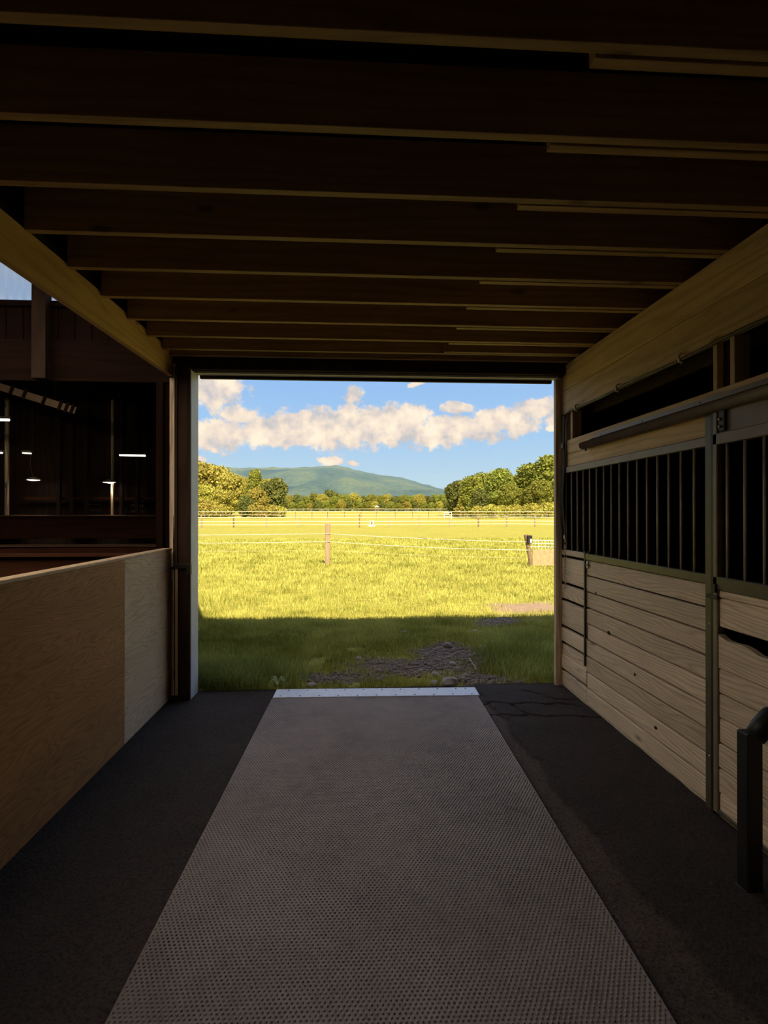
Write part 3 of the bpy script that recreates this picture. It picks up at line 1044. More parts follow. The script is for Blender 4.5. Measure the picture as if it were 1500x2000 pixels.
# near short post with an arm
np_ = thing('hitching_post', (1.701, 2.196, 0), 'short dark post with a side arm standing on the floor before the sliding stall door', 'post')
box('upright', 'black_iron', (1.668, 1.738), (2.165, 2.235), (-0.01, 0.682), np_, 0.006)
box('base_plate', 'black_iron', (1.664, 1.748), (2.158, 2.242), (-0.01, 0.012), np_, 0.003)
k = MB()
k.tube([(1.725, 2.20, 0.655), (1.76, 2.20, 0.70), (1.80, 2.20, 0.735), (1.87, 2.20, 0.745), (1.925, 2.20, 0.745)], [0.04, 0.045, 0.05, 0.045, 0.04], 10)
k.build('arm', 'black_iron', np_, None, True)

# ================================================================== MAT AND THRESHOLD
mt = thing('rubber_mat', (0.2, 4.65, 0.0), 'grey studded rubber mat running down the middle of the aisle', 'mat')
MATROT = -0.026
MX0, MX1, ML = -0.905, 0.895, 5.2
sl = box('sheet', 'rubber', (0.2 + MX0, 0.2 + MX1), (4.65 - ML, 4.65), (-0.006, 0.018), mt, 0.004)
# raised studs, too many and too small to pick apart
pit, row = 0.0180, 0.0156
cx, cy = [], []
j = 0
y = -0.012
while y > -ML + 0.02:
    xs = np.arange(MX0 + 0.012 + (pit / 2 if j % 2 else 0), MX1 - 0.012, pit)
    cx.append(xs)
    cy.append(np.full(len(xs), y))
    y -= row
    j += 1
cx, cy = np.concatenate(cx), np.concatenate(cy)
ang = np.arange(6) * math.pi / 3
n_ = len(cx)
vb = np.zeros((n_, 12, 3))
for k in range(6):
    vb[:, k, 0] = cx + 0.0062 * math.cos(ang[k])
    vb[:, k, 1] = cy + 0.0062 * math.sin(ang[k])
    vb[:, k, 2] = 0.0165
    vb[:, 6 + k, 0] = cx + 0.0042 * math.cos(ang[k])
    vb[:, 6 + k, 1] = cy + 0.0042 * math.sin(ang[k])
    vb[:, 6 + k, 2] = 0.0215
base = (np.arange(n_) * 12)[:, None]
fl = []
for k in range(6):
    k2 = (k + 1) % 6
    fl.append(np.concatenate([base + k, base + k2, base + 6 + k2, base + 6 + k], 1))
fl.append(np.concatenate([base + 6, base + 7, base + 8, base + 9], 1))
fl.append(np.concatenate([base + 9, base + 10, base + 11, base + 6], 1))
st_ = bpy.data.objects.new('studs', np_mesh('studs', vb.reshape(-1, 3), np.concatenate(fl), 'rubber'))
link(st_, mt, (0.2, 4.65, 0.0))
st_['kind'] = 'stuff'
mt.rotation_euler = (0, 0, MATROT)

th = thing('threshold_plate', (0.208, 4.755, 0.0), 'pale galvanised threshold plate screwed down across the end of the rubber mat', 'plate')
box('plate', 'galvanised', (0.208 - 0.905, 0.208 + 0.905), (4.755 - 0.108, 4.755 + 0.108), (-0.01, 0.026), th, 0.004)
sm = MB().lathe([(0.009, 0), (0.008, 0.003), (0.0, 0.004)], (0, 0, 0), 8)
sme = mesh_of('screw', sm.v, sm.f, 'screw')
for r_ in (-0.075, 0.07):
    for i in range(11):
        o = bpy.data.objects.new('screw', sme)
        link(o, th, (0.208 - 0.84 + i * 0.168 + (0.05 if r_ > 0 else 0) * (1 if i < 10 else -0.6), 4.755 + r_, 0.0255))
th.rotation_euler = (0, 0, MATROT)

# ================================================================== DARK SHED BEYOND THE OPENING
sh = thing('wall_shed', (-5.2, 7, 0), 'dark timber walls of the unlit shed seen through the opening', 'shed', kind='structure')
YF = 8.85
vents = [(-4.28, -4.05, 1.66, 1.78), (-3.62, -3.38, 1.64, 1.77)]
xe = sorted({-9.0, -2.92} | {v[0] for v in vents} | {v[1] for v in vents})
for a, b_ in zip(xe[:-1], xe[1:]):
    vv = [v for v in vents if abs(v[0] - a) < 1e-6]
    if vv:
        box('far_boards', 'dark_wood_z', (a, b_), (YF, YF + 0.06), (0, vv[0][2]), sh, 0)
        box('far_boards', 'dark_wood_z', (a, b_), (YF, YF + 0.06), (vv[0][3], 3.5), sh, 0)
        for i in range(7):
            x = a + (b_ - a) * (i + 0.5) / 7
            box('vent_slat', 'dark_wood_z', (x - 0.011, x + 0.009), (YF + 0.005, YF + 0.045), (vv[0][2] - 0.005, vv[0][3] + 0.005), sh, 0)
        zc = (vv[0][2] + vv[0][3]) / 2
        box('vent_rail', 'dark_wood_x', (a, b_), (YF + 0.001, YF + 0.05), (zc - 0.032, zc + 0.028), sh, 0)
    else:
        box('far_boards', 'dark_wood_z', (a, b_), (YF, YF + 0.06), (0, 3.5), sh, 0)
box('end_boards', 'dark_wood_z', (-9.06, -9.0), (4.95, 8.9), (0, 3.5), sh, 0)
k = MB()
k.add([(-1.60, 4.955, 0), (-1.54, 4.955, 0), (-2.92, 8.91, 0), (-2.98, 8.91, 0), (-1.60, 4.955, 3.45), (-1.54, 4.955, 3.45), (-2.92, 8.91, 3.45), (-2.98, 8.91, 3.45)],
      [(0, 3, 2, 1), (4, 5, 6, 7), (0, 1, 5, 4), (1, 2, 6, 5), (2, 3, 7, 6), (3, 0, 4, 7)])
k.build('side_boards', 'dark_wood_z', sh)
k = MB()
k.add([(-9.06, 4.952, 3.44), (-1.56, 4.952, 3.44), (-2.92, 8.95, 3.38), (-9.06, 8.95, 3.38), (-9.06, 4.952, 3.48), (-1.56, 4.952, 3.48), (-2.92, 8.95, 3.44), (-9.06, 8.95, 3.44)],
      [(0, 3, 2, 1), (4, 5, 6, 7), (0, 1, 5, 4), (1, 2, 6, 5), (2, 3, 7, 6), (3, 0, 4, 7)])
k.build('roof', 'deck_dark', sh)
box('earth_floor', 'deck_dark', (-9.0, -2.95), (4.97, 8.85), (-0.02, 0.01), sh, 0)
box('kick_board', 'red_wood_x', (-9.0, -2.90), (8.40, 8.46), (1.24, 1.575), sh, 0.003)
box('ledge', 'ledge_wood', (-9.0, -2.90), (8.36, 8.62), (1.572, 1.596), sh, 0.003)
box('kick_board', 'red_wood_x', (-9.0, -2.62), (7.45, 7.50), (0.85, 1.17), sh, 0.003)
box('ledge', 'ledge_wood', (-9.0, -2.62), (7.42, 7.70), (1.168, 1.19), sh, 0.003)
for (px, y0, wdt, mt_) in ((40, 8.5, 0.045, 'weathered_z'), (233, 8.5, 0.035, 'weathered_z'), (135, 8.7, 0.06, 'dark_wood_z'), (158, 8.72, 0.05, 'dark_wood_z'),
                           (185, 8.7, 0.05, 'dark_wood_z'), (250, 8.7, 0.05, 'dark_wood_z'), (279, 8.7, 0.05, 'dark_wood_z')):
    x = (px - 690) / 1040.0 * y0
    box('shed_post', mt_, (x - wdt / 2, x + wdt / 2), (y0 - wdt / 2, y0 + wdt / 2), (1.59, 3.40), sh, 0.003)
box('crossbar', 'red_wood_x', (-5.2, -3.0), (8.72, 8.76), (1.84, 1.88), sh, 0.002)


def sx_at(px, y):
    return (px - 690) / 1040.0 * y


# tube lights under the shed roof
def tube_light(p0, p1, y, label, r=0.016):
    x0, x1 = sx_at(p0[0], y), sx_at(p1[0], y)
    z0, z1 = EYE + (1003 - p0[1]) / 1040 * y, EYE + (1003 - p1[1]) / 1040 * y
    t_ = thing('tube_light', ((x0 + x1) / 2, y, (z0 + z1) / 2), label, 'light', 'tube lights in the dark shed')
    MB().tube([(x0, y, z0), (x1, y, z1)], r, 8).build('tube', 'tube_glow', t_)
    k = MB().box((min(x0, x1), max(x0, x1)), (y - 0.03, y + 0.03), (max(z0, z1) + r * 0.8, max(z0, z1) + r * 0.8 + 0.03))
    k.build('housing', 'lamp_shell', t_)
    zt = 3.42 - 0.015 * (y - 4.95)
    for f in (0.15, 0.85):
        x = x0 + (x1 - x0) * f
        MB().tube([(x, y, max(z0, z1) + 0.03), (x, y, zt)], 0.003, 5).build('hanger', 'black_iron', t_)


tube_light((-60, 827), (44, 827), 7.2, 'glowing tube light hung highest under the shed roof')
tube_light((-40, 889), (32, 889), 8.0, 'glowing tube light hung low near the lit shed post', 0.010)
tube_light((246, 892), (294, 893), 8.0, 'glowing tube light hung low near the shed side wall', 0.011)
tube_light((68, 889), (84, 890), 8.3, 'short dim tube light hung between the two longer tubes', 0.007)


# pendant lamps
def pendant(px, py, y, label):
    x, z = sx_at(px, y), EYE + (1003 - py) / 1040 * y
    t_ = thing('pendant_lamp', (x, y, z), label, 'lamp', 'pendant lamps in the dark shed')
    MB().lathe([(0.0, 0.05), (0.03, 0.048), (0.10, 0.015), (0.112, 0.0), (0.105, 0.001), (0.03, 0.04), (0.0, 0.042)], (x, y, z), 16).build('shade', 'lamp_shell', t_, None, True)
    shd = t_.children[0]
    MB().lathe([(0.0, -0.014), (0.035, -0.010), (0.085, 0.002), (0.06, 0.014), (0.0, 0.03)], (x, y, z), 16).build('bulb', 'bulb_glow', shd, None, True)
    MB().tube([(x, y, z + 0.045), (x - 0.03, y, z + 0.12), (x - 0.05, y, z + 0.25), (x - 0.02, y, z + 0.5), (x - 0.02, y, 3.38)], 0.004, 5).build('flex', 'cord', t_)
    ld = bpy.data.lights.new('lamp_light', 'SPOT')
    ld.energy = 10.0
    ld.color = (1.0, 0.86, 0.62)
    ld.spot_size = math.radians(70)
    ld.spot_blend = 0.5
    ld.shadow_soft_size = 0.03
    lo = bpy.data.objects.new('lamp_light', ld)
    link(lo, t_, (x, y, z - 0.03))


pendant(88, 940, 8.46, 'round pendant lamp with a curled flex in the shed')
pendant(227, 944, 8.46, 'round pendant lamp against the lit post in the shed')

# slatted timber brace under the shed roof
y = 7.0
br = thing('slatted_brace', (sx_at(90, y), y, 2.9), 'pale slanting brace board with dark cleats under the shed roof', 'brace')
ax_, az_ = sx_at(18, y), EYE + (1003 - 762) / 1040 * y
bx_, bz_ = sx_at(165, y), EYE + (1003 - 808) / 1040 * y
L = math.hypot(bx_ - ax_, bz_ - az_)
th_ = math.atan2(bz_ - az_, bx_ - ax_)
box('board', 'plywood_grey', ((ax_ + bx_) / 2 - L / 2, (ax_ + bx_) / 2 + L / 2), (y - 0.015, y + 0.015), ((az_ + bz_) / 2 - 0.045, (az_ + bz_) / 2 + 0.045), br, 0.003, (0, -th_, 0))
for f in (0.03, 0.22, 0.38, 0.62, 0.82, 0.90, 0.97):
    x, z = ax_ + (bx_ - ax_) * f, az_ + (bz_ - az_) * f
    box('cleat', 'dark_wood_z', (x - 0.016, x + 0.016), (y - 0.04, y + 0.02), (z - 0.06, z + 0.07), br, 0.002, (0, 0.35, 0))
for f in (0.25, 0.75):
    x, z = ax_ + (bx_ - ax_) * f, az_ + (bz_ - az_) * f
    MB().tube([(x, y, z), (x, y, 3.42)], 0.008, 5).build('hanger_rod', 'black_iron', br)
ld = bpy.data.lights.new('brace_light', 'SPOT')  # spot added to brighten the brace, with a made-up lamp around it
ld.energy = 14.0
ld.color = (1.0, 0.8, 0.6)
ld.spot_size = math.radians(40)
ld.spot_blend = 0.4
ld.shadow_soft_size = 0.03
wk = thing('added_lamp', (sx_at(60, 5.6), 5.25, 2.86), 'small added lamp above the shed opening, lighting the brace', 'lamp')
MB().lathe([(0.02, 0.06), (0.03, 0.05), (0.06, 0.0)], (sx_at(60, 5.6), 5.25, 2.97), 12).build('shade', 'lamp_shell', wk, None, True)
box('arm', 'black_iron', (sx_at(60, 5.6) - 0.01, sx_at(60, 5.6) + 0.01), (4.95, 5.26), (3.02, 3.04), wk, 0.002)
lo = bpy.data.objects.new('brace_light', ld)
link(lo, wk, (sx_at(60, 5.6), 5.25, 2.96))
d_ = Vector(((ax_ + bx_) / 2, y, (az_ + bz_) / 2)) - Vector((sx_at(60, 5.6), 5.25, 2.96))
lo.rotation_euler = d_.to_track_quat('-Z', 'Y').to_euler()

# ================================================================== GRASS, GRAVEL, STONES
spots = [(610, 1334, 0.05), (876, 1264, 0.075), (945, 1266, 0.05), (885, 1300, 0.05), (895, 1312, 0.06), (850, 1320, 0.05), (880, 1335, 0.09), (905, 1330, 0.055),
         (848, 1335, 0.05), (912, 1322, 0.04), (790, 1235, 0.05), (700, 1284, 0.04), (930, 1236, 0.05), (742, 1326, 0.045), (822, 1312, 0.04)]
CLEAR = [((px - 690) / F * EYE * F / (py - 1003), EYE * F / (py - 1003), r_ * 1.12) for (px, py, r_) in spots]
CLEAR.append(((545 - 690) / F * EYE * F / 328.0, EYE * F / 328.0, 0.12))


def blades(name, px, py, h, w, mat, label=None, lean=0.5):
    ok = np.ones(len(px), bool)
    for (qx, qy, qr) in CLEAR:
        ok &= np.hypot(px - qx, py - qy) > qr
    ok &= ~((px > 5.4) & (px < 8.3) & (np.abs(py - 16.18) < 0.10))
    px, py, h, w = px[ok], py[ok], h[ok], w[ok]
    n = len(px)
    pz = terrain(px, py) - 0.005
    a = rng.uniform(0, 2 * math.pi, n)
    ca, sa = np.cos(a), np.sin(a)
    l1 = h * rng.uniform(0.1, lean, n)
    bd = rng.uniform(0, 2 * math.pi, n)
    bx2, by2 = np.cos(bd), np.sin(bd)
    v = np.zeros((n, 5, 3))
    for i, (t_, wf_) in enumerate(((0, 1), (0, 1), (0.55, 0.75), (0.55, 0.75), (1, 0))):
        s = -1 if i in (0, 2) else (1 if i in (1, 3) else 0)
        v[:, i, 0] = px + s * ca * w * wf_ * 0.5 + bx2 * l1 * t_ * t_
        v[:, i, 1] = py + s * sa * w * wf_ * 0.5 + by2 * l1 * t_ * t_
        v[:, i, 2] = pz + h * t_ * (1 - 0.12 * t_)
    vx_, vy_ = v[:, :, 0], v[:, :, 1]
    side = (vx_ < -1.37) | (vx_ > 1.88)
    vy_[...] = np.where(side & (vy_ < 5.035), 5.035 + (5.035 - vy_) * 0.3, vy_)
    shed_x = np.where(vy_ < 9.03, -1.50 - 0.349 * (vy_ - 4.955), -99)
    vx_[...] = np.where(vx_ < shed_x, shed_x + (shed_x - vx_) * 0.3, vx_)
    b_ = (np.arange(n) * 5)[:, None]
    f = np.concatenate([np.concatenate([b_, b_ + 1, b_ + 3], 1), np.concatenate([b_, b_ + 3, b_ + 2], 1), np.concatenate([b_ + 2, b_ + 3, b_ + 4], 1)])
    tone = np.repeat(np.clip(rng.normal(0.5, 0.24, n) + (fbm(px * 2.2, py * 2.2, 3, 91) - 0.5) * 1.3, 0, 1), 5).reshape(n, 5)
    tone = np.clip(tone, 0, 1)
    o = bpy.data.objects.new(name, np_mesh(name, v.reshape(-1, 3), f, mat, tone.ravel()))
    link(o)
    if label:
        props(o, label, 'grass', kind='stuff')
    return o


def scatter(n, x0, x1, y0, y1):
    return rng.uniform(x0, x1, n), rng.uniform(y0, y1, n)


# short turf in the shade of the barn
x, y = scatter(170000, -3.4, 4.6, 4.985, 9.6)
d = dirt_at(x, y)
vis = (x > -0.36 * y - 0.6) & (x < 0.48 * y + 0.6)
vis = vis & ((y > 5.04) | ((x > -1.38) & (x < 1.86))) & (x > -1.52 - 0.347 * (y - 4.955)) & (rng.uniform(0, 1, len(x)) < np.clip((9.3 - y) / 1.4, 0, 1))
keep = vis & (rng.uniform(0, 1, len(x)) > d * 1.08) & (fbm(x * 2.5, y * 2.5, 3, 77) > 0.30)
x, y = x[keep], y[keep]
hh = 0.035 + 0.05 * fbm(x * 2, y * 2, 3, 61) + rng.uniform(0, 0.025, len(x))
blades('turf_grass', x, y, hh, rng.uniform(0.004, 0.0075, len(x)), 'grass_blade', 'short green grass in the shade before the doorway')
# longer grass against the barn: left of the threshold and by the right corner
x1_, y1_ = scatter(9000, -2.0, -0.45, 4.985, 6.0)
k1 = rng.uniform(0, 1, 9000) < np.clip(1.2 - np.hypot((x1_ + 1.15) / 0.75, (y1_ - 5.3) / 0.6), 0, 1)
x2_, y2_ = scatter(14000, 1.35, 2.9, 5.0, 7.2)
k2 = rng.uniform(0, 1, 14000) < np.clip(1.25 - np.hypot((x2_ - 2.05) / 0.6, (y2_ - 5.75) / 1.15), 0, 1)
k1 = k1 & (x1_ > -1.50 - 0.347 * (y1_ - 4.955)) & ((y1_ > 5.06) | (x1_ > -1.38))
k2 = k2 & (y2_ > 5.06)
x = np.concatenate([x1_[k1], x2_[k2]])
y = np.concatenate([y1_[k1], y2_[k2]])
blades('long_grass', x, y, rng.uniform(0.09, 0.24, len(x)), rng.uniform(0.005, 0.009, len(x)), 'lush_blade', 'longer grass tufts against the barn on both sides of the threshold', 0.9)
# sunlit meadow
x, y = scatter(330000, -16, 20, 8.2, 34)
w_ = rng.uniform(0, 1, len(x))
keep = (x > -0.33 * y - 1) & (x < 0.42 * y + 1) & (w_ < np.clip(9.0 / y, 0, 1) * np.clip((y - 7.9) / 1.0, 0, 1)) & (rng.uniform(0, 1, len(x)) > dirt_at(x, y) * 1.3) & ((x > -1.50 - 0.347 * (y - 4.955)) | (y > 9.05))
x, y = x[keep], y[keep]
hh = (0.05 + 0.05 * fbm(x * 1.2, y * 1.2, 3, 71) + rng.uniform(0, 0.03, len(x))) * np.clip(0.8 + y / 40, 0.8, 1.5)
blades('meadow_grass', x, y, hh, rng.uniform(0.008, 0.014, len(x)) * np.clip(y / 9, 1, 2.6), 'grass_blade', 'sunlit yellow green meadow grass of the near paddock')


def stone_mesh(name, mat, sub, seed):
    r_ = np.random.default_rng(seed)
    bm = bmesh.new()
    bmesh.ops.create_icosphere(bm, subdivisions=sub, radius=1.0)
    for v in bm.verts:
        v.co *= 1 + r_.uniform(-0.16, 0.16)
        v.co.z = v.co.z * 0.55
        v.co.y *= 0.8
    me = bpy.data.meshes.new(name)
    bm.to_mesh(me)
    bm.free()
    me.materials.append(MATS[mat])
    return me


# gravel: joined, too small to pick apart
x, y = scatter(24000, -1.2, 2.6, 5.0, 8.4)
keep = (dirt_at(x, y) > 0.25 + rng.uniform(0, 0.5, len(x))) & (rng.uniform(0, 1, len(x)) < np.clip(1.35 - (y - 5.0) / 3.2, 0.1, 1))
for (qx, qy, qr) in CLEAR:
    keep &= np.hypot(x - qx, y - qy) > qr + 0.012
x, y = x[keep], y[keep]
n = len(x)
ico = bmesh.new()
bmesh.ops.create_icosphere(ico, subdivisions=1, radius=1.0)
iv = np.array([v.co[:] for v in ico.verts])
if_ = np.array([[v.index for v in f.verts] for f in ico.faces])
ico.free()
r = rng.gamma(3.0, 0.0036, n) + 0.004
ang_ = rng.uniform(0, 6.28, n)
sc_ = np.stack([r, r * rng.uniform(0.6, 0.95, n), r * rng.uniform(0.4, 0.7, n)], 1)
v = iv[None] * (1 + rng.uniform(-0.2, 0.2, (n, len(iv), 1))) * sc_[:, None, :]
ca, sa = np.cos(ang_)[:, None], np.sin(ang_)[:, None]
vx, vy = v[:, :, 0] * ca - v[:, :, 1] * sa, v[:, :, 0] * sa + v[:, :, 1] * ca
v = np.stack([vx + x[:, None], vy + y[:, None], v[:, :, 2] + (terrain(x, y) + r * 0.15)[:, None]], 2)
f = (if_[None] + (np.arange(n) * len(iv))[:, None, None]).reshape(-1, 3)
gv = bpy.data.objects.new('gravel', np_mesh('gravel', v.reshape(-1, 3), f, 'stone'))
link(gv)
props(gv, 'loose grey gravel on the worn patch before the threshold', 'gravel', kind='stuff')

protos = [stone_mesh('stone', mt_, 2, s) for s, mt_ in ((1, 'stone_pale'), (2, 'stone'), (3, 'stone_pale'))]
for i, (px, py, r_) in enumerate(spots):
    dy = 1 / ((py - 1003) / F)
    yy = EYE * dy
    xx = (px - 690) / F * yy
    zz = float(terrain(np.array([xx]), np.array([yy]))[0])
    o = bpy.data.objects.new('stone', protos[i % 3])
    link(o, None, (xx, yy, zz + r_ * 0.2))
    o.scale = (r_, r_, r_)
    o.rotation_euler = (0, 0, i * 1.7)
    lab = {0: 'rounded stone lying near the weed by the threshold corner', 1: 'pale stone at the far edge of the gravel patch', 6: 'largest pale stone just beyond the threshold plate',
           10: 'flat dark stone in the grass beyond the gravel', 12: 'stone on the bare patch that leads to the right'}.get(i)
    props(o, lab or ('pale' if i % 3 != 1 else 'dark grey') + ' rounded stone lying among the gravel before the threshold', 'stone', 'stones before the threshold')


def ground_at(px, py):
    yy = EYE * F / (py - 1003)
    xx = (px - 690) / F * yy
    return xx, yy, float(terrain(np.array([xx]), np.array([yy]))[0])


# straws
a = ground_at(918, 1292)
b_ = ground_at(933, 1315)
tw = MB().tube([(a[0], a[1], a[2] + 0.035), (b_[0], b_[1], b_[2] + 0.045)], 0.004, 6).build('twig', 'straw')
props(tw, 'thin pale twig lying across the gravel', 'twig')
a = ground_at(645, 1287)
tw = MB().tube([(a[0], a[1], a[2] - 0.01), (a[0] + 0.004, a[1] + 0.01, a[2] + 0.08)], 0.005, 6).build('straw', 'white_clip')
props(tw, 'short white straw standing up at the edge of the gravel', 'straw')

# broad leafed weed beside the threshold
a = ground_at(545, 1331)
wd = thing('weed', (a[0], a[1], a[2]), 'small broad leafed weed beside the corner of the threshold plate', 'weed')
for i in range(7):
    t_ = i * 0.9 + 0.3
    Lw = 0.09 + 0.03 * (i % 3)
    c_, s_ = math.cos(t_), math.sin(t_)
    k = MB()
    v_ = []
    for q, (u, w__, zz) in enumerate(((0, 0.004, 0.01), (0.35, 0.016, 0.045), (0.7, 0.018, 0.06), (1.0, 0.002, 0.045))):
        v_ += [(a[0] + c_ * Lw * u - s_ * w__, a[1] + s_ * Lw * u + c_ * w__, a[2] + zz), (a[0] + c_ * Lw * u + s_ * w__, a[1] + s_ * Lw * u - c_ * w__, a[2] + zz)]
    k.add(v_, [(0, 1, 3, 2), (2, 3, 5, 4), (4, 5, 7, 6)])
    k.build('leaf', 'weed_leaf', wd)

# ================================================================== FENCES
def gz(xx, yy):
    return float(terrain(np.array([float(xx)]), np.array([float(yy)]))[0])


def at_depth(px, yy):
    return (px - 690) / F * yy


# near wire fence
ff = thing('wire_fence', (-0.8, 16.9, 0), 'near paddock fence of two pale wires on a thick square wooden post', 'fence')
xp, yp = -0.81, 16.9
box('post', 'fence_z', (xp - 0.075, xp + 0.075), (yp - 0.075, yp + 0.075), (gz(xp, yp) - 0.1, 1.30), ff, 0.012)
xl0, yl0 = -7.4, 17.1
box('post', 'fence_z', (xl0 - 0.075, xl0 + 0.075), (yl0 - 0.075, yl0 + 0.075), (-0.1, 1.28), ff, 0.012)
x_r, y_r = 5.44, 16.2
for (zl, zm, zr, sag) in ((0.955, 0.985, 0.74, 0.02), (0.715, 0.735, 0.49, 0.03), (0.46, 0.47, 0.25, 0.03)):
    pts = []
    for i in range(13):
        f_ = i / 12
        pts.append((xl0 + (xp - xl0) * f_, yl0 + (yp - yl0) * f_ - 0.08, zl + (zm - zl) * f_ - sag * math.sin(math.pi * f_)))
    for i in range(1, 15):
        f_ = i / 14
        pts.append((xp + (x_r - xp) * f_, yp + (y_r - yp) * f_ - 0.08 + 0.02 * f_, zm + (zr - zm) * f_ - sag * 1.6 * math.sin(math.pi * f_)))
    MB().tube(pts, 0.011 if zl > 0.5 else 0.003, 6).build('wire', 'white_tape', ff)
MB().tube([(2.0, 16.53, 0.852), (2.3, 16.49, 0.835)], 0.02, 6).build('tensioner', 'cord', ff)
MB().tube([(2.62, 16.47, 0.822), (2.95, 16.44, 0.80)], 0.015, 6).build('tensioner', 'cord', ff)

# gate post with mesh and board
gp = thing('gate_post', (5.45, 16.2, 0), 'leaning dark gate post holding a pale mesh strip and a tan board', 'gate post')
k = MB()
k.tube([(5.50, 16.2, -0.1), (5.42, 16.2, 0.5), (5.33, 16.2, 0.96)], [0.05, 0.06, 0.07], 10)
k.build('post', 'fence_dark', gp, None, False)
box('insulator', 'black_iron', (5.34, 5.50), (16.08, 16.16), (0.70, 0.95), gp, 0.02)
box('insulator_face', 'mesh_white', (5.42, 5.48), (16.065, 16.085), (0.72, 0.84), gp, 0.006)
box('board', 'tan_board', (5.53, 8.2), (16.16, 16.20), (0.0, 0.50), gp, 0.008)
for i in range(3):
    z = 0.60 + 0.10 * i
    MB().tube([(5.45, 16.14, z), (6.2, 16.14, z - 0.02), (7.2, 16.14, z + 0.005), (8.2, 16.14, z - 0.01)], 0.013, 6).build('mesh_wire', 'mesh_white', gp)
for i in range(26):
    x = 5.50 + i * 0.105
    MB().tube([(x, 16.14, 0.52), (x, 16.14, 0.80)], 0.006, 4).build('mesh_wire', 'mesh_white', gp)


def tape_fence(name, posts, depth, label, hgt, tapes, wpost, mats, r_tape, cap=None):
    t_ = thing(name, (at_depth(posts[len(posts) // 2], depth), depth, gz(0, depth)), label, 'fence')
    me = {}
    P = []
    for i, px in enumerate(posts):
        yy = depth + 2.0 * math.sin(i * 0.7) * 0.3
        xx = at_depth(px, yy)
        z0 = gz(xx, yy)
        h_ = hgt * (1 + 0.05 * math.sin(i * 2.3))
        box('post', mats[i % len(mats)], (xx - wpost / 2, xx + wpost / 2), (yy - wpost / 2, yy + wpost / 2), (z0 - 0.1, z0 + h_), t_, 0)
        P.append((xx, yy - wpost * 0.6, z0))
    for zt in tapes:
        pts = [(p[0], p[1], p[2] + zt + 0.02 * math.sin(i * 1.9)) for i, p in enumerate(P)]
        k = MB()
        for a, b2 in zip(pts[:-1], pts[1:]):
            k.add([(a[0], a[1], a[2] - r_tape), (a[0], a[1], a[2] + r_tape), (b2[0], b2[1], b2[2] + r_tape), (b2[0], b2[1], b2[2] - r_tape),
                   (a[0], a[1] + 0.02, a[2] - r_tape), (a[0], a[1] + 0.02, a[2] + r_tape), (b2[0], b2[1] + 0.02, b2[2] + r_tape), (b2[0], b2[1] + 0.02, b2[2] - r_tape)],
                  [(0, 3, 2, 1), (4, 5, 6, 7), (1, 2, 6, 5), (0, 4, 7, 3)])
        k.build('tape', 'white_tape', t_)
    return t_


tape_fence('tape_fence', [340, 399, 460, 522, 585, 644, 702, 760, 820, 880, 937, 994, 1051, 1110], 62.0,
           'pale tape fence on square posts crossing the middle of the field', 1.45, (1.18, 0.72, 0.36), 0.14, ('fence_z', 'fence_z', 'fence_dark', 'fence_z'), 0.042)
tape_fence('tape_fence', [335, 370, 405, 440, 475, 510, 545, 578, 610, 640, 673, 705, 735, 772, 806, 838, 870, 901, 935, 970, 1010, 1040, 1075, 1110, 1145], 105.0,
           'thin tape fence on slim dark posts standing beyond the middle fence', 1.5, (1.35, 0.75), 0.12, ('fence_dark',), 0.045)
tape_fence('tape_fence', [560, 594, 630, 669, 700, 738, 775, 812, 860, 900, 940], 190.0,
           'far thin fence along the strip before the distant woods', 1.5, (1.3,), 0.16, ('fence_dark',), 0.08)

# white mounting block or trough by the fence
x0, y0 = at_depth(726, 66), 66.0
tr_ = thing('water_trough', (x0, y0, gz(x0, y0)), 'small pale water trough with two uprights standing behind the near post', 'trough')
z0 = gz(x0, y0)
box('base', 'gazebo_white', (x0 - 0.42, x0 + 0.42), (y0 - 0.3, y0 + 0.3), (z0 - 0.02, z0 + 0.14), tr_, 0.03)
box('upright', 'gazebo_white', (x0 - 0.26, x0 - 0.10), (y0 - 0.08, y0 + 0.08), (z0 + 0.12, z0 + 0.78), tr_, 0.02)
box('upright', 'gazebo_white', (x0 + 0.10, x0 + 0.26), (y0 - 0.08, y0 + 0.08), (z0 + 0.12, z0 + 0.78), tr_, 0.02)
box('tank', 'fence_dark', (x0 - 0.12, x0 + 0.12), (y0 - 0.05, y0 + 0.12), (z0 + 0.12, z0 + 0.70), tr_, 0.02)

# far gazebo
x0, y0 = at_depth(736, 215), 215.0
z0 = gz(x0, y0)
gzb = thing('run_in_shelter', (x0, y0, z0), 'tiny white roofed field shelter before the distant woods', 'shelter')
k = MB().add([(x0 - 1.0, y0 - 1.0, z0 + 1.9), (x0 + 1.0, y0 - 1.0, z0 + 1.9), (x0 + 1.0, y0 + 1.0, z0 + 1.9), (x0 - 1.0, y0 + 1.0, z0 + 1.9), (x0, y0, z0 + 2.6)],
             [(0, 1, 4), (1, 2, 4), (2, 3, 4), (3, 0, 4), (3, 2, 1, 0)])
k.build('roof', 'gazebo_white', gzb)
for sx_ in (-0.8, 0.8):
    for sy_ in (-0.8, 0.8):
        box('post', 'fence_dark', (x0 + sx_ - 0.07, x0 + sx_ + 0.07), (y0 + sy_ - 0.07, y0 + sy_ + 0.07), (z0 - 0.1, z0 + 1.92), gzb, 0)
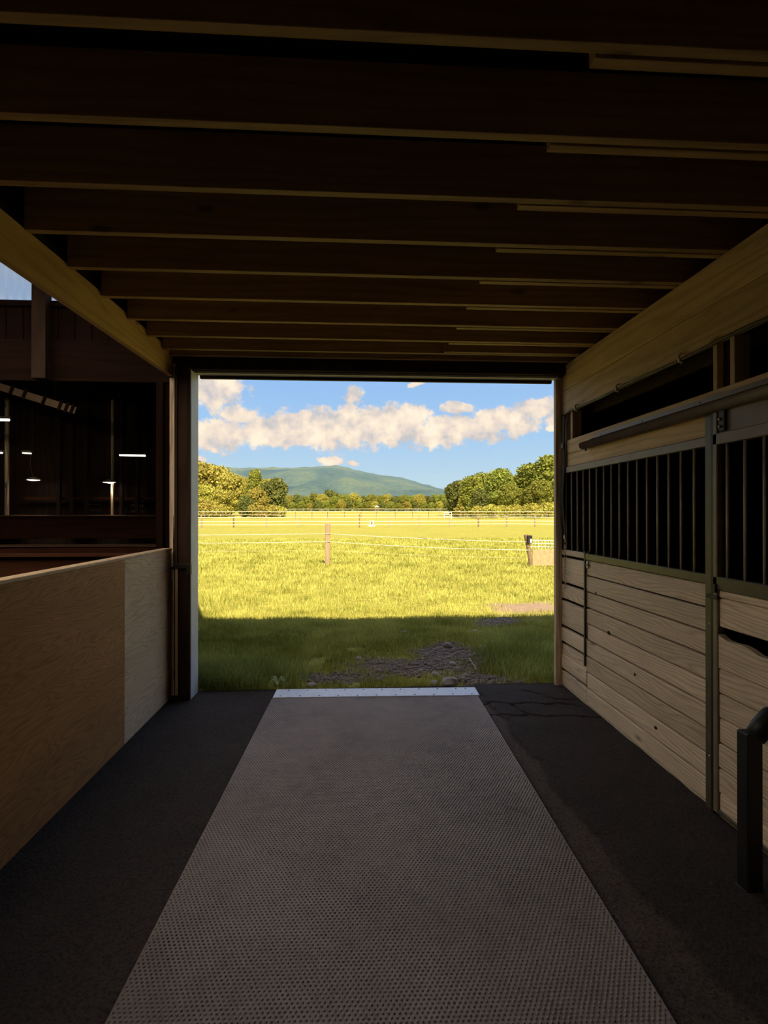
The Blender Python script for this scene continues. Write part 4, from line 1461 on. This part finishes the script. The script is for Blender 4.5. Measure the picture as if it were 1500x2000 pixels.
# white gate far right
x0, y0 = at_depth(876, 100), 100.0
z0 = gz(x0, y0)
wg = thing('field_gate', (x0, y0, z0), 'small white field gate in the fence before the right hand trees', 'gate')
for dx_ in (-0.7, 0.7):
    box('upright', 'gazebo_white', (x0 + dx_ - 0.05, x0 + dx_ + 0.05), (y0 - 0.05, y0 + 0.05), (z0 - 0.05, z0 + 1.35), wg, 0)
for zz in (0.45, 0.85, 1.25):
    box('bar', 'gazebo_white', (x0 - 0.7, x0 + 0.7), (y0 - 0.03, y0 + 0.03), (z0 + zz - 0.05, z0 + zz + 0.05), wg, 0)

# ================================================================== TREES
def crown_mesh(name, mat, lobes, nq, size, seed):
    r_ = np.random.default_rng(seed)
    cs = np.array([l[:3] for l in lobes])
    rr = np.array([l[3] for l in lobes])
    pr = rr ** 2 / (rr ** 2).sum()
    idx = r_.choice(len(lobes), nq, p=pr)
    d = r_.normal(size=(nq, 3))
    d /= np.linalg.norm(d, axis=1)[:, None]
    rad = rr[idx] * r_.uniform(0.70, 1.08, nq)
    lump = 1 + 0.16 * np.sin(d[:, 0] * 6 + idx) * np.sin(d[:, 1] * 7 + idx * 2) * np.sin(d[:, 2] * 6 + 1)
    c = cs[idx] + d * (rad * lump)[:, None] * np.array([1, 1, 0.85])
    nrm = d * 0.55 + r_.normal(size=(nq, 3)) * 0.6
    nrm /= np.linalg.norm(nrm, axis=1)[:, None]
    t1 = np.cross(nrm, r_.normal(size=(nq, 3)))
    t1 /= np.linalg.norm(t1, axis=1)[:, None]
    t2 = np.cross(nrm, t1)
    s = size * r_.uniform(0.6, 1.4, nq)[:, None]
    v = np.stack([c - t1 * s - t2 * s * 0.6, c + t1 * s * 0.7 - t2 * s, c + t1 * s + t2 * s * 0.7, c - t1 * s * 0.6 + t2 * s], 1)
    f = (np.arange(nq) * 4)[:, None] + np.arange(4)[None]
    tone = np.repeat(np.clip(r_.normal(0.55, 0.25, nq), 0, 1), 4)
    # solid hearts of the lobes
    bm = bmesh.new()
    bmesh.ops.create_icosphere(bm, subdivisions=2, radius=1.0)
    hv = np.array([q.co[:] for q in bm.verts])
    hf = np.array([[q.index for q in p.verts] for p in bm.faces])
    bm.free()
    hv2 = (hv[None] * (rr * 0.74)[:, None, None] * np.array([1, 1, 0.85]) + cs[:, None]).reshape(-1, 3)
    hf2 = (hf[None] + (np.arange(len(lobes)) * len(hv))[:, None, None]).reshape(-1, 3)
    hf4 = np.concatenate([hf2, hf2[:, 2:3]], 1)
    n0 = len(hv2)
    me = bpy.data.meshes.new(name)
    V_ = np.concatenate([hv2, v.reshape(-1, 3)])
    me.from_pydata(V_.tolist(), [], [tuple(t_) for t_ in hf2.tolist()] + [tuple(t_) for t_ in (f + n0).tolist()])
    a = me.attributes.new('tone', 'FLOAT', 'POINT')
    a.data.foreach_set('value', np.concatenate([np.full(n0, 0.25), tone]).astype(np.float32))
    me.materials.append(MATS[mat])
    me.update()
    return me


def round_lobes(seed, h, w, base, n=16):
    r_ = np.random.default_rng(seed)
    out = []
    for i in range(n):
        t_ = (i + 0.5) / n
        z = base + (h - base) * (0.08 + 0.80 * t_)
        prof_ = math.sin(math.pi * (0.16 + 0.70 * t_)) ** 0.8
        a = i * 2.4 + r_.uniform(-0.4, 0.4)
        rad = w * 0.5 * prof_ * r_.uniform(0.25, 0.62)
        out.append((rad * math.cos(a), rad * math.sin(a), z, w * 0.24 * (0.75 + 0.4 * prof_) * r_.uniform(0.8, 1.2)))
    out.append((0, 0, h - w * 0.17, w * 0.18))
    return out


def cone_lobes(seed, h, w, base, n=12):
    r_ = np.random.default_rng(seed)
    out = []
    for i in range(n):
        t_ = i / (n - 1)
        z = base + (h - base) * (0.06 + 0.90 * t_)
        a = i * 2.4
        rad = w * 0.22 * (1 - t_)
        out.append((rad * math.cos(a), rad * math.sin(a), z, max(w * 0.30 * (1 - t_), 0.05 * h)))
    return out


PROTO = {}
for nm, mat, h, w, base, kind, seed in (('broad_warm', 'leaf_warm', 11, 8.5, 1.2, 'r', 1), ('broad_green', 'leaf_green', 12, 9, 1.0, 'r', 2), ('broad_deep', 'leaf_deep', 11, 8, 1.0, 'r', 3),
                                        ('tall_green', 'leaf_green', 14, 8.5, 1.5, 'r', 4), ('cone_green', 'leaf_warm', 5.5, 4.4, 0.2, 'c', 5), ('spire_deep', 'leaf_warm', 12, 5, 1, 'c', 6),
                                        ('bush', 'leaf_warm', 2.4, 4.5, 0.0, 'r', 8)):
    lob = (round_lobes if kind == 'r' else cone_lobes)(seed, h, w, base, 18 if kind == 'r' else 12)
    cm = crown_mesh('foliage', mat, lob, 10000 if h > 6 else 3000, 0.19 if h > 6 else 0.14, seed + 50)
    k = MB().tube([(0, 0, -0.3), (0.05, 0, h * 0.25), (0.1, 0.05, h * 0.5), (0, 0, h * 0.8)], [0.28, 0.22, 0.16, 0.05] if h > 6 else [0.1, 0.08, 0.05, 0.02], 8)
    tm = mesh_of('trunk', k.v, k.f, 'fence_dark', True)
    PROTO[nm] = (cm, tm, h)


STOOD = []            # (x, y, radius) of what already grows
FENCE_ROWS = (62.0, 105.0, 190.0)
RAD = {k_: max(math.hypot(v_.co.x, v_.co.y) for v_ in p_[0].vertices) for k_, p_ in PROTO.items()}
PLANTS = []


def tree(*a, **kw):
    PLANTS.append((a, kw))


def plant(kind, px, py_top, depth, label, group, wide=1.0, name='tree'):
    cm, tm, h = PROTO[kind]
    while True:
        xx = at_depth(px, depth)
        z0 = gz(xx, depth)
        s = (EYE + (1003 - py_top) / F * depth - z0) / h
        r_ = RAD[kind] * s * wide
        if all(math.hypot(xx - q[0], depth - q[1]) > 0.98 * (r_ + q[2]) for q in STOOD) and all(abs(depth - f_) > r_ + 0.9 for f_ in FENCE_ROWS):
            break
        depth += 0.25
    STOOD.append((xx, depth, r_))
    t_ = thing(name, (xx, depth, z0), label, 'tree' if name == 'tree' else 'bush', group)
    rz = (px * 0.37) % 6.28
    for nm_, me in (('foliage', cm), ('trunk', tm)):
        o = bpy.data.objects.new(nm_, me)
        link(o, t_, (xx, depth, z0))
        o.scale = (s * wide, s * wide, s)
        o.rotation_euler = (0, 0, rz)


LG = 'trees at the left of the field'
for a in (('broad_warm', 250, 905, 124, 1.0, 'yellow green tree farthest out in the left grove'),
          ('broad_warm', 300, 903, 128, 1.0, 'yellow green tree second farthest out in the left grove'),
          ('broad_warm', 345, 900, 122, 1.0, 'yellow green tree on the outer side of the tallest left tree'),
          ('broad_warm', 392, 905, 118, 1.05, 'tallest broad yellow green tree of the left grove'),
          ('broad_warm', 425, 912, 124, 1.0, 'broad yellow green tree between the tallest tree and the narrow tree'),
          ('broad_warm', 455, 928, 112, 0.95, 'mid height yellow green tree on the outer side of the narrow tree'),
          ('broad_warm', 478, 936, 128, 0.95, 'yellow green tree directly behind the low dark round tree'),
          ('broad_warm', 520, 938, 134, 0.9, 'yellow green tree between the narrow tree and the dark end tree'),
          ('broad_warm', 408, 950, 104, 1.1, 'low spreading yellow green tree in front of the tallest left tree'),
          ('broad_warm', 440, 958, 103, 1.1, 'low spreading yellow green tree beside the low dark round tree'),
          ('broad_warm', 505, 955, 116, 1.0, 'low yellow green tree at the foot of the narrow tree')):
    tree(a[0], a[1], a[2], a[3], a[5], LG, a[4])
tree('tall_green', 500, 917, 126, 'tall narrow tree rising above the left grove', LG, 0.62)
tree('broad_deep', 538, 934, 120, 'dark round tree at the inner end of the left grove', LG, 1.0)
tree('broad_deep', 482, 968, 106, 'low dark round tree in front of the left grove', LG, 1.0)
RG = 'trees at the right of the field'
for a in (('tall_green', 922, 928, 128, 1.0, 'tall green tree beside the dark inner tree of the right grove'),
          ('broad_green', 948, 924, 134, 1.0, 'rounded green tree behind the low dark tree of the right grove'),
          ('tall_green', 980, 912, 122, 1.1, 'high domed green tree in the middle of the right grove'),
          ('broad_green', 1010, 928, 128, 1.0, 'lower green tree between the domed tree and the second tallest tree'),
          ('tall_green', 1040, 903, 118, 1.1, 'second tallest green tree of the right grove'),
          ('tall_green', 1078, 885, 114, 1.15, 'tallest green tree of the right grove'),
          ('tall_green', 1125, 892, 118, 1.15, 'green tree at the outer end of the right grove'),
          ('broad_green', 1000, 945, 112, 1.0, 'low green tree in front of the domed tree'),
          ('broad_green', 1060, 938, 106, 1.0, 'low green tree in front of the tallest right tree')):
    tree(a[0], a[1], a[2], a[3], a[5], RG, a[4])
tree('broad_deep', 893, 938, 132, 'dark tree at the inner end of the right grove', RG, 0.95)
tree('broad_deep', 940, 955, 116, 'low dark tree in front of the right grove', RG, 1.0)
tree('cone_green', 899, 974, 110, 'small bright cone shaped tree in front of the right grove', None, 1.15)
KN = {'broad_green': 'mid green', 'broad_warm': 'yellow green', 'broad_deep': 'dark green'}
MG = 'trees of the distant belt'
tops = [(548, 962), (565, 968), (582, 966), (598, 970), (615, 964), (630, 966), (645, 957), (660, 964), (676, 966), (692, 964), (708, 968), (724, 966), (740, 968), (756, 966),
        (772, 969), (788, 967), (804, 968), (820, 966), (836, 968), (852, 966), (868, 966), (884, 964), (900, 962)]
kinds = ['broad_green', 'broad_warm', 'broad_deep', 'broad_green']
for i, (px, py) in enumerate(tops):
    tree(kinds[i % 4], px, py, 276 + 3 * math.sin(i * 2.1), KN[kinds[i % 4]] + ' tree in the back row of the distant belt below the mountain', MG + ', back row', 1.05)
for i, (px, py) in enumerate(tops):
    tree(kinds[(i + 2) % 4], px + 7, py + 13, 250 + 4 * math.sin(i * 1.3), KN[kinds[(i + 2) % 4]] + ' lower tree in the front row of the distant belt', MG + ', front row', 1.1)
for i, (px, pt, dep) in enumerate(((400, 984, 107), (418, 988, 107), (440, 990, 107), (505, 988, 107), (530, 990, 107), (548, 993, 107), (935, 992, 107), (965, 990, 107), (985, 991, 107), (1010, 990, 107), (1045, 988, 107), (1072, 986, 107), (1090, 986, 107))):
    tree('bush', px, pt, dep, 'low sunlit bush at the foot of the %s grove' % ('left' if px < 700 else 'right'), 'bushes below the %s grove' % ('left' if px < 700 else 'right'), 0.9, 'bush')

# planted from the front to the back, each pushed back until it stands clear
for a, kw in sorted(PLANTS, key=lambda p_: (p_[0][0] != 'bush', p_[0][3])):
    plant(*a, **kw)

# ================================================================== MOUNTAIN
def ridge(name, mat, prof_, dist, foot, seed, rough_, label, back=1500):
    xs_px = np.array([p[0] for p in prof_], float)
    ys_px = np.array([p[1] for p in prof_], float)
    px = np.linspace(xs_px[0], xs_px[-1], 260)
    py = np.interp(px, xs_px, ys_px)
    X = (px - 690) / F * dist
    H = EYE + (1003 - py) / F * dist
    rows = np.concatenate([np.linspace(foot, dist, 60), np.linspace(dist, dist + back, 10)[1:]])
    V_ = []
    for r_ in rows:
        t_ = np.clip((r_ - foot) / (dist - foot), 0, 1) if r_ <= dist else np.clip(1 - (r_ - dist) / back, 0, 1)
        prof2 = t_ ** 0.85
        nz = (fbm(X * 0.0042 + seed, np.full_like(X, r_ * 0.0042), 4, seed) - 0.5) * rough_ * max(0.0, math.sin(math.pi * t_)) * (1 - t_) * (1 if r_ <= dist else 0)
        nz2 = (fbm(X * 0.05, np.full_like(X, r_ * 0.05), 2, seed + 4) - 0.5) * rough_ * 0.08
        V_.append(np.stack([X, np.full_like(X, r_), np.maximum(H, 2) * prof2 + nz + nz2 - 6 * (1 - t_)], 1))
    V_ = np.concatenate(V_)
    nx, ny = len(X), len(rows)
    i = (np.arange(ny - 1)[:, None] * nx + np.arange(nx - 1)[None, :]).ravel()
    f = np.stack([i, i + 1, i + nx + 1, i + nx], 1)
    o = bpy.data.objects.new(name, np_mesh(name, V_, f, mat, None, smooth=True))
    link(o)
    props(o, label, 'mountain', kind='structure')


ridge('mountain', 'cloud_shaded_woods', [(-900, 960), (-300, 925), (0, 905), (250, 898), (393, 903), (430, 912), (460, 915), (520, 914), (600, 914), (640, 911), (658, 910), (680, 914), (705, 921), (740, 927), (790, 935), (830, 946), (885, 962), (950, 980), (1100, 993), (1600, 999), (2200, 1000)],
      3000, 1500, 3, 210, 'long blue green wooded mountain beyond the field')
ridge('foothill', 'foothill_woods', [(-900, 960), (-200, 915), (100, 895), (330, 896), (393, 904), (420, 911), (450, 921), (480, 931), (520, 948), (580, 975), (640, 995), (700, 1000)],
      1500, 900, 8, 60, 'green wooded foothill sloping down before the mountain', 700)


# ================================================================== SUMMER HAZE over the valley
m = bpy.data.materials.new('haze')
m.use_nodes = True
t = m.node_tree
t.nodes.clear()
N = NT(t)
out = N.new('ShaderNodeOutputMaterial')
vs_ = N.new('ShaderNodeVolumeScatter')
vs_.inputs['Color'].default_value = (0.24, 0.50, 1.0, 1)
vs_.inputs['Density'].default_value = 0.00018
N.link(vs_.outputs[0], out.inputs['Volume'])
MATS['haze'] = m
hz = MB().box((-4000, 4000), (300, 2950), (-40, 1000)).build('haze', 'haze')
props(hz, 'thin blue summer haze in the valley before the mountain', 'haze', kind='stuff')
